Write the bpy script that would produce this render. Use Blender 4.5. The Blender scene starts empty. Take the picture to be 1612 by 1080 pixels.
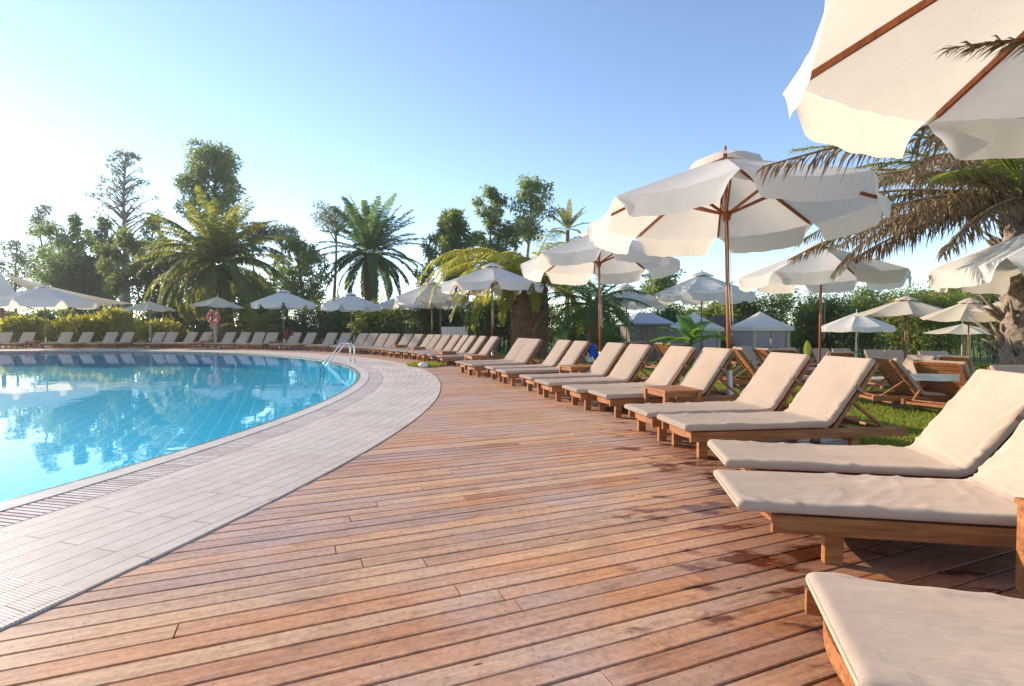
import bpy, math, random
import numpy as np
from mathutils import Vector, Matrix, noise as mnoise

C = bpy.context.scene
COL = C.collection
R = math.radians
PI = math.pi
rnd = random.Random(7)
rng = np.random.default_rng(11)

# ------------------------------------------------------------------ camera
F, HZ, EYE = 830.0, 515.0, 1.05
K = EYE / 1.03
cam_d = bpy.data.cameras.new('camera')
cam = bpy.data.objects.new('camera', cam_d)
COL.objects.link(cam)
cam_d.sensor_width = 36.0
cam_d.lens = 36.0 * F / 1612.0
cam_d.clip_end = 2000.0
cam_d.clip_start = 0.05
cam.location = (0, 0, EYE)
cam.rotation_euler = (R(90) - math.atan((540 - HZ) / F), 0, 0)
C.camera = cam

PC = (-18.88 * K, 6.63 * K)            # pool centre
R_POOL, R_COP, R_GRT, R_TILE, R_DECK = 16.31 * K, 16.48 * K, 16.76 * K, 17.82 * K, 22.0 * K


def X_at(px, y):
    return (px - 806.0) / F * y


def H_at(py, y):
    return EYE + (HZ - py) / F * y


def smooth(a, b, x):
    t = min(1.0, max(0.0, (x - a) / (b - a)))
    return t * t * (3 - 2 * t)


def lawn_z(x, y):
    s = math.hypot(x - PC[0], y - PC[1]) - R_DECK
    if s <= 0:
        return 0.0
    return -0.02 - 0.70 * (1 - math.exp(-s / 9.0)) * smooth(-5, 4, x)


# ------------------------------------------------------------------ materials
def new_mat(name):
    m = bpy.data.materials.new(name)
    m.use_nodes = True
    nt = m.node_tree
    nt.nodes.clear()
    out = nt.nodes.new('ShaderNodeOutputMaterial')
    return m, nt, out


def N(nt, typ, **kw):
    n = nt.nodes.new('ShaderNode' + typ)
    for k, v in kw.items():
        if k in n.inputs.keys():
            n.inputs[k].default_value = v
        else:
            setattr(n, k, v)
    return n


def L(nt, a, b):
    nt.links.new(a, b)


def ramp(nt, fac, stops, interp='LINEAR'):
    r = N(nt, 'ValToRGB')
    r.color_ramp.interpolation = interp
    el = r.color_ramp.elements
    while len(el) < len(stops):
        el.new(0.5)
    for e, (p, c) in zip(el, stops):
        e.position = p
        e.color = (c[0], c[1], c[2], 1)
    L(nt, fac, r.inputs['Fac'])
    return r


def mapping(nt, src, scale=(1, 1, 1), rot=(0, 0, 0), loc=(0, 0, 0)):
    m = N(nt, 'Mapping')
    m.inputs['Scale'].default_value = scale
    m.inputs['Rotation'].default_value = rot
    m.inputs['Location'].default_value = loc
    L(nt, src, m.inputs['Vector'])
    return m


def mixc(nt, fac, a, b, mode='MIX'):
    m = N(nt, 'Mix', data_type='RGBA', blend_type=mode)
    for sock, v in ((m.inputs[0], fac), (m.inputs[6], a), (m.inputs[7], b)):
        if hasattr(v, 'links') or hasattr(v, 'is_linked'):
            L(nt, v, sock)
        elif isinstance(v, (int, float)):
            sock.default_value = v
        else:
            sock.default_value = (v[0], v[1], v[2], 1)
    return m.outputs[2]


def bump(nt, h, strength=0.3, dist=0.01):
    b = N(nt, 'Bump')
    b.inputs['Strength'].default_value = strength
    b.inputs['Distance'].default_value = dist
    L(nt, h, b.inputs['Height'])
    return b.outputs['Normal']


def principled(nt, out, color, rough=0.6, normal=None, spec=0.4, metal=0.0):
    p = N(nt, 'BsdfPrincipled')
    if isinstance(color, (tuple, list)):
        p.inputs['Base Color'].default_value = (*color[:3], 1)
    else:
        L(nt, color, p.inputs['Base Color'])
    if isinstance(rough, (int, float)):
        p.inputs['Roughness'].default_value = rough
    else:
        L(nt, rough, p.inputs['Roughness'])
    p.inputs['Specular IOR Level'].default_value = spec
    p.inputs['Metallic'].default_value = metal
    if normal is not None:
        L(nt, normal, p.inputs['Normal'])
    L(nt, p.outputs['BSDF'], out.inputs['Surface'])
    return p


def mat_wood(name, c_dark, c_mid, c_light, rough=0.5, grain=(3, 38, 38), vary=0.35):
    m, nt, out = new_mat(name)
    tc = N(nt, 'TexCoord')
    oi = N(nt, 'ObjectInfo')
    add = N(nt, 'VectorMath', operation='ADD')
    L(nt, tc.outputs['Object'], add.inputs[0])
    sc = N(nt, 'VectorMath', operation='SCALE')
    sc.inputs['Scale'].default_value = 17.0
    cmb = N(nt, 'CombineXYZ')
    for k in 'XYZ':
        L(nt, oi.outputs['Random'], cmb.inputs[k])
    L(nt, cmb.outputs[0], sc.inputs[0])
    L(nt, sc.outputs[0], add.inputs[1])
    mp = mapping(nt, add.outputs[0], grain)
    n1 = N(nt, 'TexNoise', Scale=1.0, Detail=6.0, Roughness=0.65, Distortion=0.6)
    L(nt, mp.outputs[0], n1.inputs['Vector'])
    r = ramp(nt, n1.outputs['Fac'], [(0.28, c_dark), (0.5, c_mid), (0.72, c_light)])
    n2 = N(nt, 'TexNoise', Scale=5.0, Detail=3.0)
    L(nt, add.outputs[0], n2.inputs['Vector'])
    c = mixc(nt, n2.outputs['Fac'], (1 - vary, 1 - vary, 1 - vary), (1 + vary * .6, 1 + vary * .55, 1 + vary * .5))
    c2 = mixc(nt, 1.0, r.outputs['Color'], c, 'MULTIPLY')
    principled(nt, out, c2, rough, bump(nt, n1.outputs['Fac'], 0.25, 0.004), 0.35)
    return m


def mat_plain(name, col, rough=0.6, spec=0.4, metal=0.0, noise_amt=0.12, scale=12.0, bstr=0.1):
    m, nt, out = new_mat(name)
    tc = N(nt, 'TexCoord')
    n1 = N(nt, 'TexNoise', Scale=scale, Detail=5.0, Roughness=0.6)
    L(nt, tc.outputs['Object'], n1.inputs['Vector'])
    a = tuple(max(0, v * (1 - noise_amt)) for v in col)
    b = tuple(v * (1 + noise_amt) for v in col)
    r = ramp(nt, n1.outputs['Fac'], [(0.3, a), (0.7, b)])
    principled(nt, out, r.outputs['Color'], rough, bump(nt, n1.outputs['Fac'], bstr, 0.004), spec, metal)
    return m


def mat_fabric(name, col, trans=(0.9, 0.85, 0.75), t_amt=0.3, weave=900.0, soft=0.06, dirt=0.07):
    m, nt, out = new_mat(name)
    tc = N(nt, 'TexCoord')
    n1 = N(nt, 'TexNoise', Scale=2.6, Detail=6.0, Roughness=0.6)
    L(nt, tc.outputs['Object'], n1.inputs['Vector'])
    n2 = N(nt, 'TexNoise', Scale=7.0, Detail=3.0, Distortion=1.2)
    mp = mapping(nt, tc.outputs['Object'], (1, 1, 1))
    L(nt, mp.outputs[0], n2.inputs['Vector'])
    a = tuple(v * (1 - dirt) for v in col)
    b = tuple(min(1, v * (1 + dirt * .6)) for v in col)
    r = ramp(nt, n1.outputs['Fac'], [(0.3, a), (0.7, b)])
    nb = bump(nt, n2.outputs['Fac'], soft * 4, 0.02)
    # slubs in the weave and faint wear marks
    mps = mapping(nt, tc.outputs['Object'], (4, 130, 60))
    n7 = N(nt, 'TexNoise', Scale=1.0, Detail=4.0, Roughness=0.6)
    L(nt, mps.outputs[0], n7.inputs['Vector'])
    r7 = ramp(nt, n7.outputs['Fac'], [(.28, (.90, .89, .88)), (.5, (1, 1, 1)), (.75, (1.05, 1.05, 1.05))])
    n8 = N(nt, 'TexNoise', Scale=1.1, Detail=8.0, Roughness=0.7)
    L(nt, tc.outputs['Object'], n8.inputs['Vector'])
    r8 = ramp(nt, n8.outputs['Fac'], [(.30, (.93, .91, .88)), (.45, (1, 1, 1)), (.72, (1.03, 1.03, 1.03))])
    fc = mixc(nt, 1.0, mixc(nt, 1.0, r.outputs['Color'], r7.outputs['Color'], 'MULTIPLY'), r8.outputs['Color'], 'MULTIPLY')
    d = N(nt, 'BsdfDiffuse', Roughness=0.6)
    L(nt, fc, d.inputs['Color'])
    L(nt, nb, d.inputs['Normal'])
    if t_amt > 0:
        t = N(nt, 'BsdfTranslucent')
        tcx = mixc(nt, 1.0, r.outputs['Color'], trans, 'MULTIPLY')
        L(nt, tcx, t.inputs['Color'])
        L(nt, nb, t.inputs['Normal'])
        mx = N(nt, 'MixShader')
        mx.inputs[0].default_value = t_amt
        L(nt, d.outputs[0], mx.inputs[1])
        L(nt, t.outputs[0], mx.inputs[2])
        L(nt, mx.outputs[0], out.inputs['Surface'])
    else:
        L(nt, d.outputs[0], out.inputs['Surface'])
    return m


def mat_leaf(name, dark, light, tr=(0.5, 0.6, 0.08), t_amt=0.35, rough=0.45):
    """leaf: each leaf's own tone comes from the 'tint' attribute"""
    m, nt, out = new_mat(name)
    at = N(nt, 'Attribute', attribute_name='tint')
    r = ramp(nt, at.outputs['Fac'], [(0.0, dark), (1.0, light)])
    p = N(nt, 'BsdfPrincipled', Roughness=rough)
    p.inputs['Specular IOR Level'].default_value = 0.12
    L(nt, r.outputs['Color'], p.inputs['Base Color'])
    t = N(nt, 'BsdfTranslucent')
    tcx = mixc(nt, 0.65, r.outputs['Color'], tr)
    L(nt, tcx, t.inputs['Color'])
    mx = N(nt, 'MixShader')
    mx.inputs[0].default_value = t_amt
    L(nt, p.outputs[0], mx.inputs[1])
    L(nt, t.outputs[0], mx.inputs[2])
    L(nt, mx.outputs[0], out.inputs['Surface'])
    return m


M = {}
M['teak'] = mat_wood('teak', (.16, .055, .018), (.32, .125, .042), (.46, .21, .085))
M['teak_pole'] = mat_wood('teak_pole', (.20, .055, .015), (.34, .10, .028), (.42, .15, .045), 0.4, (30, 30, 2.2), 0.15)
M['old_wood'] = mat_wood('old_wood', (.10, .07, .055), (.20, .14, .11), (.30, .23, .18), 0.7, (20, 20, 2.0))
M['canvas'] = mat_fabric('canvas', (.90, .86, .80), (1.0, .94, .83), 0.44, soft=0.03, dirt=0.04)
M['canvas_cream'] = mat_fabric('canvas_cream', (.66, .58, .44), (1.0, .92, .75), 0.28)
M['cushion'] = mat_fabric('cushion', (.50, .385, .295), t_amt=0.0, soft=0.05, dirt=0.09)
M['cushion_grey'] = mat_fabric('cushion_grey', (.47, .43, .41), t_amt=0.0)
M['strap'] = mat_plain('strap', (.30, .20, .12), 0.8)
M['white_paint'] = mat_plain('white_paint', (.72, .70, .66), 0.45, noise_amt=0.08)
M['pale_pole'] = mat_wood('pale_pole', (.32, .25, .17), (.45, .37, .26), (.55, .47, .35), 0.6, (30, 30, 2.2), .15)
M['dark_metal'] = mat_plain('dark_metal', (.05, .05, .05), 0.4)
M['steel'] = mat_plain('steel', (.75, .74, .72), 0.18, 0.5, 1.0, noise_amt=0.03)
M['rope'] = mat_plain('rope', (.62, .56, .44), 0.8)
M['rubber'] = mat_plain('rubber', (.035, .032, .03), 0.7)
M['buoy_red'] = mat_plain('buoy_red', (.72, .07, .03), 0.4)
M['blue_cloth'] = mat_fabric('blue_cloth', (.03, .12, .62), t_amt=0.0)
M['red_cloth'] = mat_fabric('red_cloth', (.42, .03, .07), t_amt=0.0)
M['white_cloth'] = mat_fabric('white_cloth', (.78, .76, .73), t_amt=0.1)
M['curtain'] = mat_fabric('curtain', (.56, .49, .48), t_amt=0.15)
M['shed_wood'] = mat_wood('shed_wood', (.12, .10, .09), (.22, .19, .17), (.32, .28, .25), 0.8, (24, 24, 2.0))
M['roof_grey'] = mat_plain('roof_grey', (.27, .31, .36), 0.5)
M['roof_brown'] = mat_plain('roof_brown', (.09, .05, .04), 0.7)
M['stone_white'] = mat_plain('stone_white', (.70, .66, .58), 0.7, noise_amt=0.2)
M['bark'] = mat_wood('bark', (.07, .05, .04), (.16, .12, .09), (.26, .20, .15), 0.9, (14, 14, 3.0))
M['bark_pale'] = mat_wood('bark_pale', (.17, .14, .12), (.30, .26, .22), (.42, .38, .33), 0.85, (12, 12, 2.0))

M['leaf_gum'] = mat_leaf('leaf_gum', (.042, .078, .036), (.13, .185, .075), (.48, .60, .16), .52)
M['leaf_olive'] = mat_leaf('leaf_olive', (.055, .085, .032), (.17, .21, .065), (.48, .55, .12), .48)
M['leaf_pine'] = mat_leaf('leaf_pine', (.06, .075, .062), (.14, .16, .12), (.42, .46, .26), .48)
M['leaf_dark'] = mat_leaf('leaf_dark', (.034, .066, .030), (.10, .155, .06), (.38, .52, .13), .48)
M['leaf_hedge'] = mat_leaf('leaf_hedge', (.035, .07, .02), (.17, .22, .05), (.58, .62, .10), .48)
M['leaf_yellow'] = mat_leaf('leaf_yellow', (.028, .055, .014), (.36, .35, .05), (.75, .68, .08), .45, .35)
M['leaf_palm'] = mat_leaf('leaf_palm', (.030, .065, .022), (.13, .17, .045), (.68, .66, .10), .48, .45)
M['leaf_palm_lit'] = mat_leaf('leaf_palm_lit', (.06, .09, .02), (.26, .27, .045), (.85, .76, .08), .5, .4)  # brighter copy of the palm leaf, sunlight put into its yellow
M['leaf_palm_green'] = mat_leaf('leaf_palm_green', (.028, .072, .036), (.085, .155, .065), (.38, .56, .14), .48, .4)
M['leaf_dry'] = mat_leaf('leaf_dry', (.12, .075, .045), (.36, .255, .15), (.48, .34, .17), .26, .6)
M['leaf_banana'] = mat_leaf('leaf_banana', (.035, .10, .025), (.09, .20, .04), (.35, .6, .08), .35, .3)
M['flower_red'] = mat_plain('flower_red', (.72, .06, .12), 0.6)


def mat_deck():
    m, nt, out = new_mat('deck_boards')
    uv = N(nt, 'UVMap', uv_map='UVMap')
    at = N(nt, 'Attribute', attribute_name='tint')
    geo = N(nt, 'NewGeometry')
    mp = mapping(nt, uv.outputs[0], (2.2, 46, 1))
    n1 = N(nt, 'TexNoise', Scale=1.0, Detail=8.0, Roughness=0.68, Distortion=0.8)
    L(nt, mp.outputs[0], n1.inputs['Vector'])
    # board tones: orange brown, grey lilac, pale tan
    base = ramp(nt, at.outputs['Fac'], [(0.0, (.46, .21, .09)), (.22, (.66, .32, .135)), (.42, (.50, .29, .18)),
                                        (.6, (.72, .38, .17)), (.8, (.55, .34, .22)), (1.0, (.76, .44, .21))])
    g = ramp(nt, n1.outputs['Fac'], [(.22, (.42, .40, .40)), (.45, (.86, .84, .83)), (.62, (1.08, 1.06, 1.05)), (.82, (1.36, 1.36, 1.38))])
    c = mixc(nt, 1.0, base.outputs['Color'], g.outputs['Color'], 'MULTIPLY')
    # broad weathering patches (grey bleached / reddish)
    n2 = N(nt, 'TexNoise', Scale=0.9, Detail=5.0, Roughness=0.6)
    L(nt, geo.outputs['Position'], n2.inputs['Vector'])
    w = ramp(nt, n2.outputs['Fac'], [(.42, (0, 0, 0)), (.60, (1, 1, 1))])
    c = mixc(nt, w.outputs['Color'], c, mixc(nt, 0.52, c, (.53, .40, .36)))
    n6 = N(nt, 'TexNoise', Scale=2.3, Detail=6.0, Roughness=0.7, Distortion=0.5)
    mp6 = mapping(nt, geo.outputs['Position'], (.7, 1.6, 1), (0, 0, R(-22)))
    L(nt, mp6.outputs[0], n6.inputs['Vector'])
    w6 = ramp(nt, n6.outputs['Fac'], [(.28, (.66, .61, .58)), (.44, (.96, .96, .95)), (.56, (1.03, 1.03, 1.03)), (.72, (1.25, 1.25, 1.25))])
    c = mixc(nt, 0.9, c, w6.outputs['Color'], 'MULTIPLY')
    # mottling that follows the grain
    mp3 = mapping(nt, uv.outputs[0], (5, 14, 1))
    n3 = N(nt, 'TexNoise', Scale=0.9, Detail=9.0, Roughness=0.72)
    L(nt, mp3.outputs[0], n3.inputs['Vector'])
    g3 = ramp(nt, n3.outputs['Fac'], [(.28, (.42, .38, .36)), (.42, (.86, .84, .83)), (.5, (1, 1, 1)), (.62, (1.0, 1.0, 1.0)), (.74, (1.5, 1.46, 1.44))])
    c = mixc(nt, 0.85, c, g3.outputs['Color'], 'MULTIPLY')
    # fine open grain and scratches
    mp9 = mapping(nt, uv.outputs[0], (9, 190, 1))
    n9 = N(nt, 'TexNoise', Scale=1.0, Detail=5.0, Roughness=0.8)
    L(nt, mp9.outputs[0], n9.inputs['Vector'])
    g9 = ramp(nt, n9.outputs['Fac'], [(.30, (.52, .47, .44)), (.47, (.98, .97, .96)), (.58, (1.02, 1.02, 1.02)), (.74, (1.34, 1.32, 1.30))])
    c = mixc(nt, 0.8, c, g9.outputs['Color'], 'MULTIPLY')
    n10 = N(nt, 'TexNoise', Scale=38.0, Detail=4.0, Roughness=0.7)
    L(nt, geo.outputs['Position'], n10.inputs['Vector'])
    g10 = ramp(nt, n10.outputs['Fac'], [(.32, (.74, .71, .69)), (.5, (1, 1, 1)), (.70, (1.18, 1.17, 1.16))])
    c = mixc(nt, 0.85, c, g10.outputs['Color'], 'MULTIPLY')
    # small dark knots / screw holes
    mpk = mapping(nt, uv.outputs[0], (2.2, 9.0, 1))
    vo = N(nt, 'TexVoronoi', Scale=1.0)
    L(nt, mpk.outputs[0], vo.inputs['Vector'])
    k = ramp(nt, vo.outputs['Distance'], [(.03, (1, 1, 1)), (.055, (0, 0, 0))])
    c = mixc(nt, k.outputs['Color'], c, (.05, .025, .015))
    # screw heads, two across each board at every joist
    mps = mapping(nt, geo.outputs['Position'], (1, 1, 1), (0, 0, R(-22.3)))
    sx = N(nt, 'SeparateXYZ')
    L(nt, mps.outputs[0], sx.inputs[0])
    sq = []
    for ax, per_, sh in (('X', .47, 0.0), ('Y', .049, 0.03)):
        a1 = N(nt, 'Math', operation='MULTIPLY_ADD')
        L(nt, sx.outputs[ax], a1.inputs[0])
        a1.inputs[1].default_value = 1 / per_
        a1.inputs[2].default_value = sh
        a2 = N(nt, 'Math', operation='FRACT')
        L(nt, a1.outputs[0], a2.inputs[0])
        a3 = N(nt, 'Math', operation='MULTIPLY_ADD')
        L(nt, a2.outputs[0], a3.inputs[0])
        a3.inputs[1].default_value = per_
        a3.inputs[2].default_value = -per_ / 2
        a4 = N(nt, 'Math', operation='POWER')
        L(nt, a3.outputs[0], a4.inputs[0])
        a4.inputs[1].default_value = 2.0
        sq.append(a4)
    sm = N(nt, 'Math', operation='ADD')
    L(nt, sq[0].outputs[0], sm.inputs[0])
    L(nt, sq[1].outputs[0], sm.inputs[1])
    lt = N(nt, 'Math', operation='LESS_THAN')
    L(nt, sm.outputs[0], lt.inputs[0])
    lt.inputs[1].default_value = 0.0034 ** 2
    c = mixc(nt, lt.outputs[0], c, mixc(nt, .35, (.06, .04, .03), c))
    # spilt water in irregular patches close to the loungers
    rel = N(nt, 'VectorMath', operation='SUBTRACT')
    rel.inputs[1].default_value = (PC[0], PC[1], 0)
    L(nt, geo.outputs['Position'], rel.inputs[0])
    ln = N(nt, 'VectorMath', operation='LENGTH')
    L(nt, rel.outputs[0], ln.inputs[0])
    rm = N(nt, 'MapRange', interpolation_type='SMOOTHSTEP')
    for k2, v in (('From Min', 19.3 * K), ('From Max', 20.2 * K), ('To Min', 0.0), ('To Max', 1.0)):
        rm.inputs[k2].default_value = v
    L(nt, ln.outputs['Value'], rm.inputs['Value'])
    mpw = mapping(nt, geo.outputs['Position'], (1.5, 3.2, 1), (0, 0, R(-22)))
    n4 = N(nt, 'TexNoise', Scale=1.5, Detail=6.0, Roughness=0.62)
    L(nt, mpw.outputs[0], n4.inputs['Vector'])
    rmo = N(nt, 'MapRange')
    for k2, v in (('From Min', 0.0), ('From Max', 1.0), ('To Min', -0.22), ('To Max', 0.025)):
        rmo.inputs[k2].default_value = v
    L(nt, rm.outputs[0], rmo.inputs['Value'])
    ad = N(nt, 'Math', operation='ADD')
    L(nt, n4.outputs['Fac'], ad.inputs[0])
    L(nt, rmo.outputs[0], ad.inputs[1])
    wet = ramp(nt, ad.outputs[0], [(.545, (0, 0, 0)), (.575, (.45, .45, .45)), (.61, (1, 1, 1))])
    # boards by the loungers turn redder and darker, in an uneven band
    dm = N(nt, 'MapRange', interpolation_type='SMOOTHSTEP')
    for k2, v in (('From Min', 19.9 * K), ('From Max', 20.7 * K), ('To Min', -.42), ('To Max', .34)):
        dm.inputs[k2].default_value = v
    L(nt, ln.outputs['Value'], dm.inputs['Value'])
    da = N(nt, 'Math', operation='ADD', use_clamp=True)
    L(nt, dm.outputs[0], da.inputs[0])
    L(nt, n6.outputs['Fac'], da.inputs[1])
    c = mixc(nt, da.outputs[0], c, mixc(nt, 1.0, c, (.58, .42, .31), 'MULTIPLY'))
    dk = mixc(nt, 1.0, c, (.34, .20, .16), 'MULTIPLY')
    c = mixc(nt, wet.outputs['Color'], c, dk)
    ro = N(nt, 'MapRange')
    ro.inputs['To Min'].default_value = 0.52
    ro.inputs['To Max'].default_value = 0.24
    L(nt, wet.outputs['Color'], ro.inputs['Value'])
    nb = bump(nt, n1.outputs['Fac'], 0.35, 0.004)
    principled(nt, out, c, ro.outputs[0], nb, 0.45)
    return m


def mat_tile():
    m, nt, out = new_mat('paving_tile')
    uv = N(nt, 'UVMap', uv_map='UVMap')
    br = N(nt, 'TexBrick')
    br.offset = 0.5
    br.inputs['Scale'].default_value = 1.0
    br.inputs['Brick Width'].default_value = 0.82
    br.inputs['Row Height'].default_value = 0.125
    br.inputs['Mortar Size'].default_value = 0.0034
    br.inputs['Mortar Smooth'].default_value = 0.1
    br.inputs['Bias'].default_value = 0.0
    br.inputs['Color1'].default_value = (.65, .535, .445, 1)
    br.inputs['Color2'].default_value = (.59, .495, .42, 1)
    br.inputs['Mortar'].default_value = (.20, .155, .13, 1)
    L(nt, uv.outputs[0], br.inputs['Vector'])
    geo = N(nt, 'NewGeometry')
    n1 = N(nt, 'TexNoise', Scale=1.3, Detail=6.0, Roughness=0.6)
    L(nt, geo.outputs['Position'], n1.inputs['Vector'])
    v = ramp(nt, n1.outputs['Fac'], [(.3, (.84, .80, .76)), (.5, (1, 1, 1)), (.7, (1.12, 1.11, 1.14))])
    c = mixc(nt, 1.0, br.outputs['Color'], v.outputs['Color'], 'MULTIPLY')
    n5 = N(nt, 'TexNoise', Scale=14.0, Detail=6.0, Roughness=0.7)
    L(nt, geo.outputs['Position'], n5.inputs['Vector'])
    v5 = ramp(nt, n5.outputs['Fac'], [(.3, (.88, .87, .86)), (.7, (1.08, 1.08, 1.08))])
    c = mixc(nt, 1.0, c, v5.outputs['Color'], 'MULTIPLY')
    # fine grip ribs across each tile
    wv = N(nt, 'TexWave', wave_type='BANDS', bands_direction='X', Scale=22.0, Distortion=0.0)
    L(nt, uv.outputs[0], wv.inputs['Vector'])
    rc = ramp(nt, wv.outputs['Fac'], [(.2, (.86, .85, .84)), (.6, (1.02, 1.02, 1.02))])
    c = mixc(nt, 0.6, c, rc.outputs['Color'], 'MULTIPLY')
    nb = bump(nt, wv.outputs['Fac'], 0.3, 0.003)
    principled(nt, out, c, 0.55, nb, 0.4)
    return m


def mat_coping():
    m, nt, out = new_mat('coping_stone')
    uv = N(nt, 'UVMap', uv_map='UVMap')
    br = N(nt, 'TexBrick')
    br.offset = 0.0
    br.inputs['Scale'].default_value = 1.0
    br.inputs['Brick Width'].default_value = 0.5
    br.inputs['Row Height'].default_value = 5.0
    br.inputs['Mortar Size'].default_value = 0.006
    br.inputs['Color1'].default_value = (.60, .55, .48, 1)
    br.inputs['Color2'].default_value = (.54, .49, .43, 1)
    br.inputs['Mortar'].default_value = (.42, .37, .32, 1)
    L(nt, uv.outputs[0], br.inputs['Vector'])
    geo = N(nt, 'NewGeometry')
    n1 = N(nt, 'TexNoise', Scale=6.0, Detail=6.0, Roughness=0.65)
    L(nt, geo.outputs['Position'], n1.inputs['Vector'])
    v = ramp(nt, n1.outputs['Fac'], [(.3, (.82, .79, .74)), (.7, (1.1, 1.1, 1.1))])
    c = mixc(nt, 1.0, br.outputs['Color'], v.outputs['Color'], 'MULTIPLY')
    principled(nt, out, c, 0.5, bump(nt, n1.outputs['Fac'], 0.15, 0.004), 0.4)
    return m


def mat_lip():
    m, nt, out = new_mat('waterline_tile')
    uv = N(nt, 'UVMap', uv_map='UVMap')
    br = N(nt, 'TexBrick')
    br.offset = 0.0
    br.inputs['Scale'].default_value = 1.0
    br.inputs['Brick Width'].default_value = 0.5
    br.inputs['Row Height'].default_value = 5.0
    br.inputs['Mortar Size'].default_value = 0.008
    br.inputs['Color1'].default_value = (.15, .155, .11, 1)
    br.inputs['Color2'].default_value = (.12, .13, .095, 1)
    br.inputs['Mortar'].default_value = (.55, .54, .50, 1)
    L(nt, uv.outputs[0], br.inputs['Vector'])
    principled(nt, out, br.outputs['Color'], 0.3, None, 0.5)
    return m


def mat_pool():
    m, nt, out = new_mat('pool_tile')
    geo = N(nt, 'NewGeometry')
    mp = mapping(nt, geo.outputs['Position'], (1, 1, 1), (0, 0, R(-24)))
    br = N(nt, 'TexBrick')
    br.offset = 0.0
    br.inputs['Scale'].default_value = 1.0
    br.inputs['Brick Width'].default_value = 0.24
    br.inputs['Row Height'].default_value = 0.24
    br.inputs['Mortar Size'].default_value = 0.010
    br.inputs['Color1'].default_value = (.004, .58, .84, 1)
    br.inputs['Color2'].default_value = (.004, .62, .88, 1)
    br.inputs['Mortar'].default_value = (.36, .82, .95, 1)
    L(nt, mp.outputs[0], br.inputs['Vector'])
    principled(nt, out, br.outputs['Color'], 0.5, None, 0.2)
    return m


def mat_water():
    m, nt, out = new_mat('pool_water')
    geo = N(nt, 'NewGeometry')
    n1 = N(nt, 'TexNoise', Scale=1.6, Detail=2.0, Roughness=0.5)
    L(nt, geo.outputs['Position'], n1.inputs['Vector'])
    n2 = N(nt, 'TexNoise', Scale=7.0, Detail=2.0, Roughness=0.5)
    L(nt, geo.outputs['Position'], n2.inputs['Vector'])
    ad = N(nt, 'Math', operation='MULTIPLY_ADD')
    L(nt, n2.outputs['Fac'], ad.inputs[0])
    ad.inputs[1].default_value = 0.15
    L(nt, n1.outputs['Fac'], ad.inputs[2])
    nb = bump(nt, ad.outputs[0], 0.05, 0.05)
    lw = N(nt, 'LayerWeight', Blend=0.5)
    L(nt, nb, lw.inputs['Normal'])
    pw = N(nt, 'Math', operation='POWER')
    L(nt, lw.outputs['Facing'], pw.inputs[0])
    pw.inputs[1].default_value = 5.0
    fr = N(nt, 'Math', operation='MULTIPLY_ADD')
    L(nt, pw.outputs[0], fr.inputs[0])
    fr.inputs[1].default_value = 0.98
    fr.inputs[2].default_value = 0.02
    tr = N(nt, 'BsdfTransparent')
    tr.inputs['Color'].default_value = (.72, .98, 1, 1)
    gl = N(nt, 'BsdfGlossy', Roughness=0.0)
    gl.inputs['Color'].default_value = (1, 1, 1, 1)
    L(nt, nb, gl.inputs['Normal'])
    mx = N(nt, 'MixShader')
    L(nt, fr.outputs[0], mx.inputs[0])
    L(nt, tr.outputs[0], mx.inputs[1])
    L(nt, gl.outputs[0], mx.inputs[2])
    L(nt, mx.outputs[0], out.inputs['Surface'])
    return m


def mat_lawn():
    m, nt, out = new_mat('lawn')
    geo = N(nt, 'NewGeometry')
    n1 = N(nt, 'TexNoise', Scale=0.8, Detail=6.0, Roughness=0.65)
    L(nt, geo.outputs['Position'], n1.inputs['Vector'])
    n2 = N(nt, 'TexNoise', Scale=45.0, Detail=3.0, Roughness=0.7)
    L(nt, geo.outputs['Position'], n2.inputs['Vector'])
    a = ramp(nt, n1.outputs['Fac'], [(.3, (.085, .125, .018)), (.55, (.14, .19, .028)), (.75, (.20, .23, .045))])
    b = ramp(nt, n2.outputs['Fac'], [(.3, (.55, .55, .5)), (.7, (1.3, 1.3, 1.2))])
    c = mixc(nt, 1.0, a.outputs['Color'], b.outputs['Color'], 'MULTIPLY')
    principled(nt, out, c, 0.8, bump(nt, n2.outputs['Fac'], 0.7, 0.03), 0.2)
    return m


def mat_tint(name, a, b, rough=0.6):
    m, nt, out = new_mat(name)
    at = N(nt, 'Attribute', attribute_name='tint')
    r = ramp(nt, at.outputs['Fac'], [(0, a), (1, b)])
    geo = N(nt, 'NewGeometry')
    n1 = N(nt, 'TexNoise', Scale=20.0, Detail=4.0)
    L(nt, geo.outputs['Position'], n1.inputs['Vector'])
    v = ramp(nt, n1.outputs['Fac'], [(.3, (.8, .8, .8)), (.7, (1.1, 1.1, 1.1))])
    c = mixc(nt, 1.0, r.outputs['Color'], v.outputs['Color'], 'MULTIPLY')
    principled(nt, out, c, rough, None, 0.3)
    return m


def mat_trunk(name, a, b, c_):
    m, nt, out = new_mat(name)
    tc = N(nt, 'TexCoord')
    mp = mapping(nt, tc.outputs['Object'], (5, 5, 6))
    vo = N(nt, 'TexVoronoi', Scale=1.6)
    L(nt, mp.outputs[0], vo.inputs['Vector'])
    n1 = N(nt, 'TexNoise', Scale=18.0, Detail=6.0, Roughness=0.7)
    L(nt, tc.outputs['Object'], n1.inputs['Vector'])
    r = ramp(nt, n1.outputs['Fac'], [(.3, a), (.5, b), (.7, c_)])
    principled(nt, out, r.outputs['Color'], 0.9, bump(nt, vo.outputs['Distance'], 0.5, 0.05), 0.2)
    return m


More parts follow.
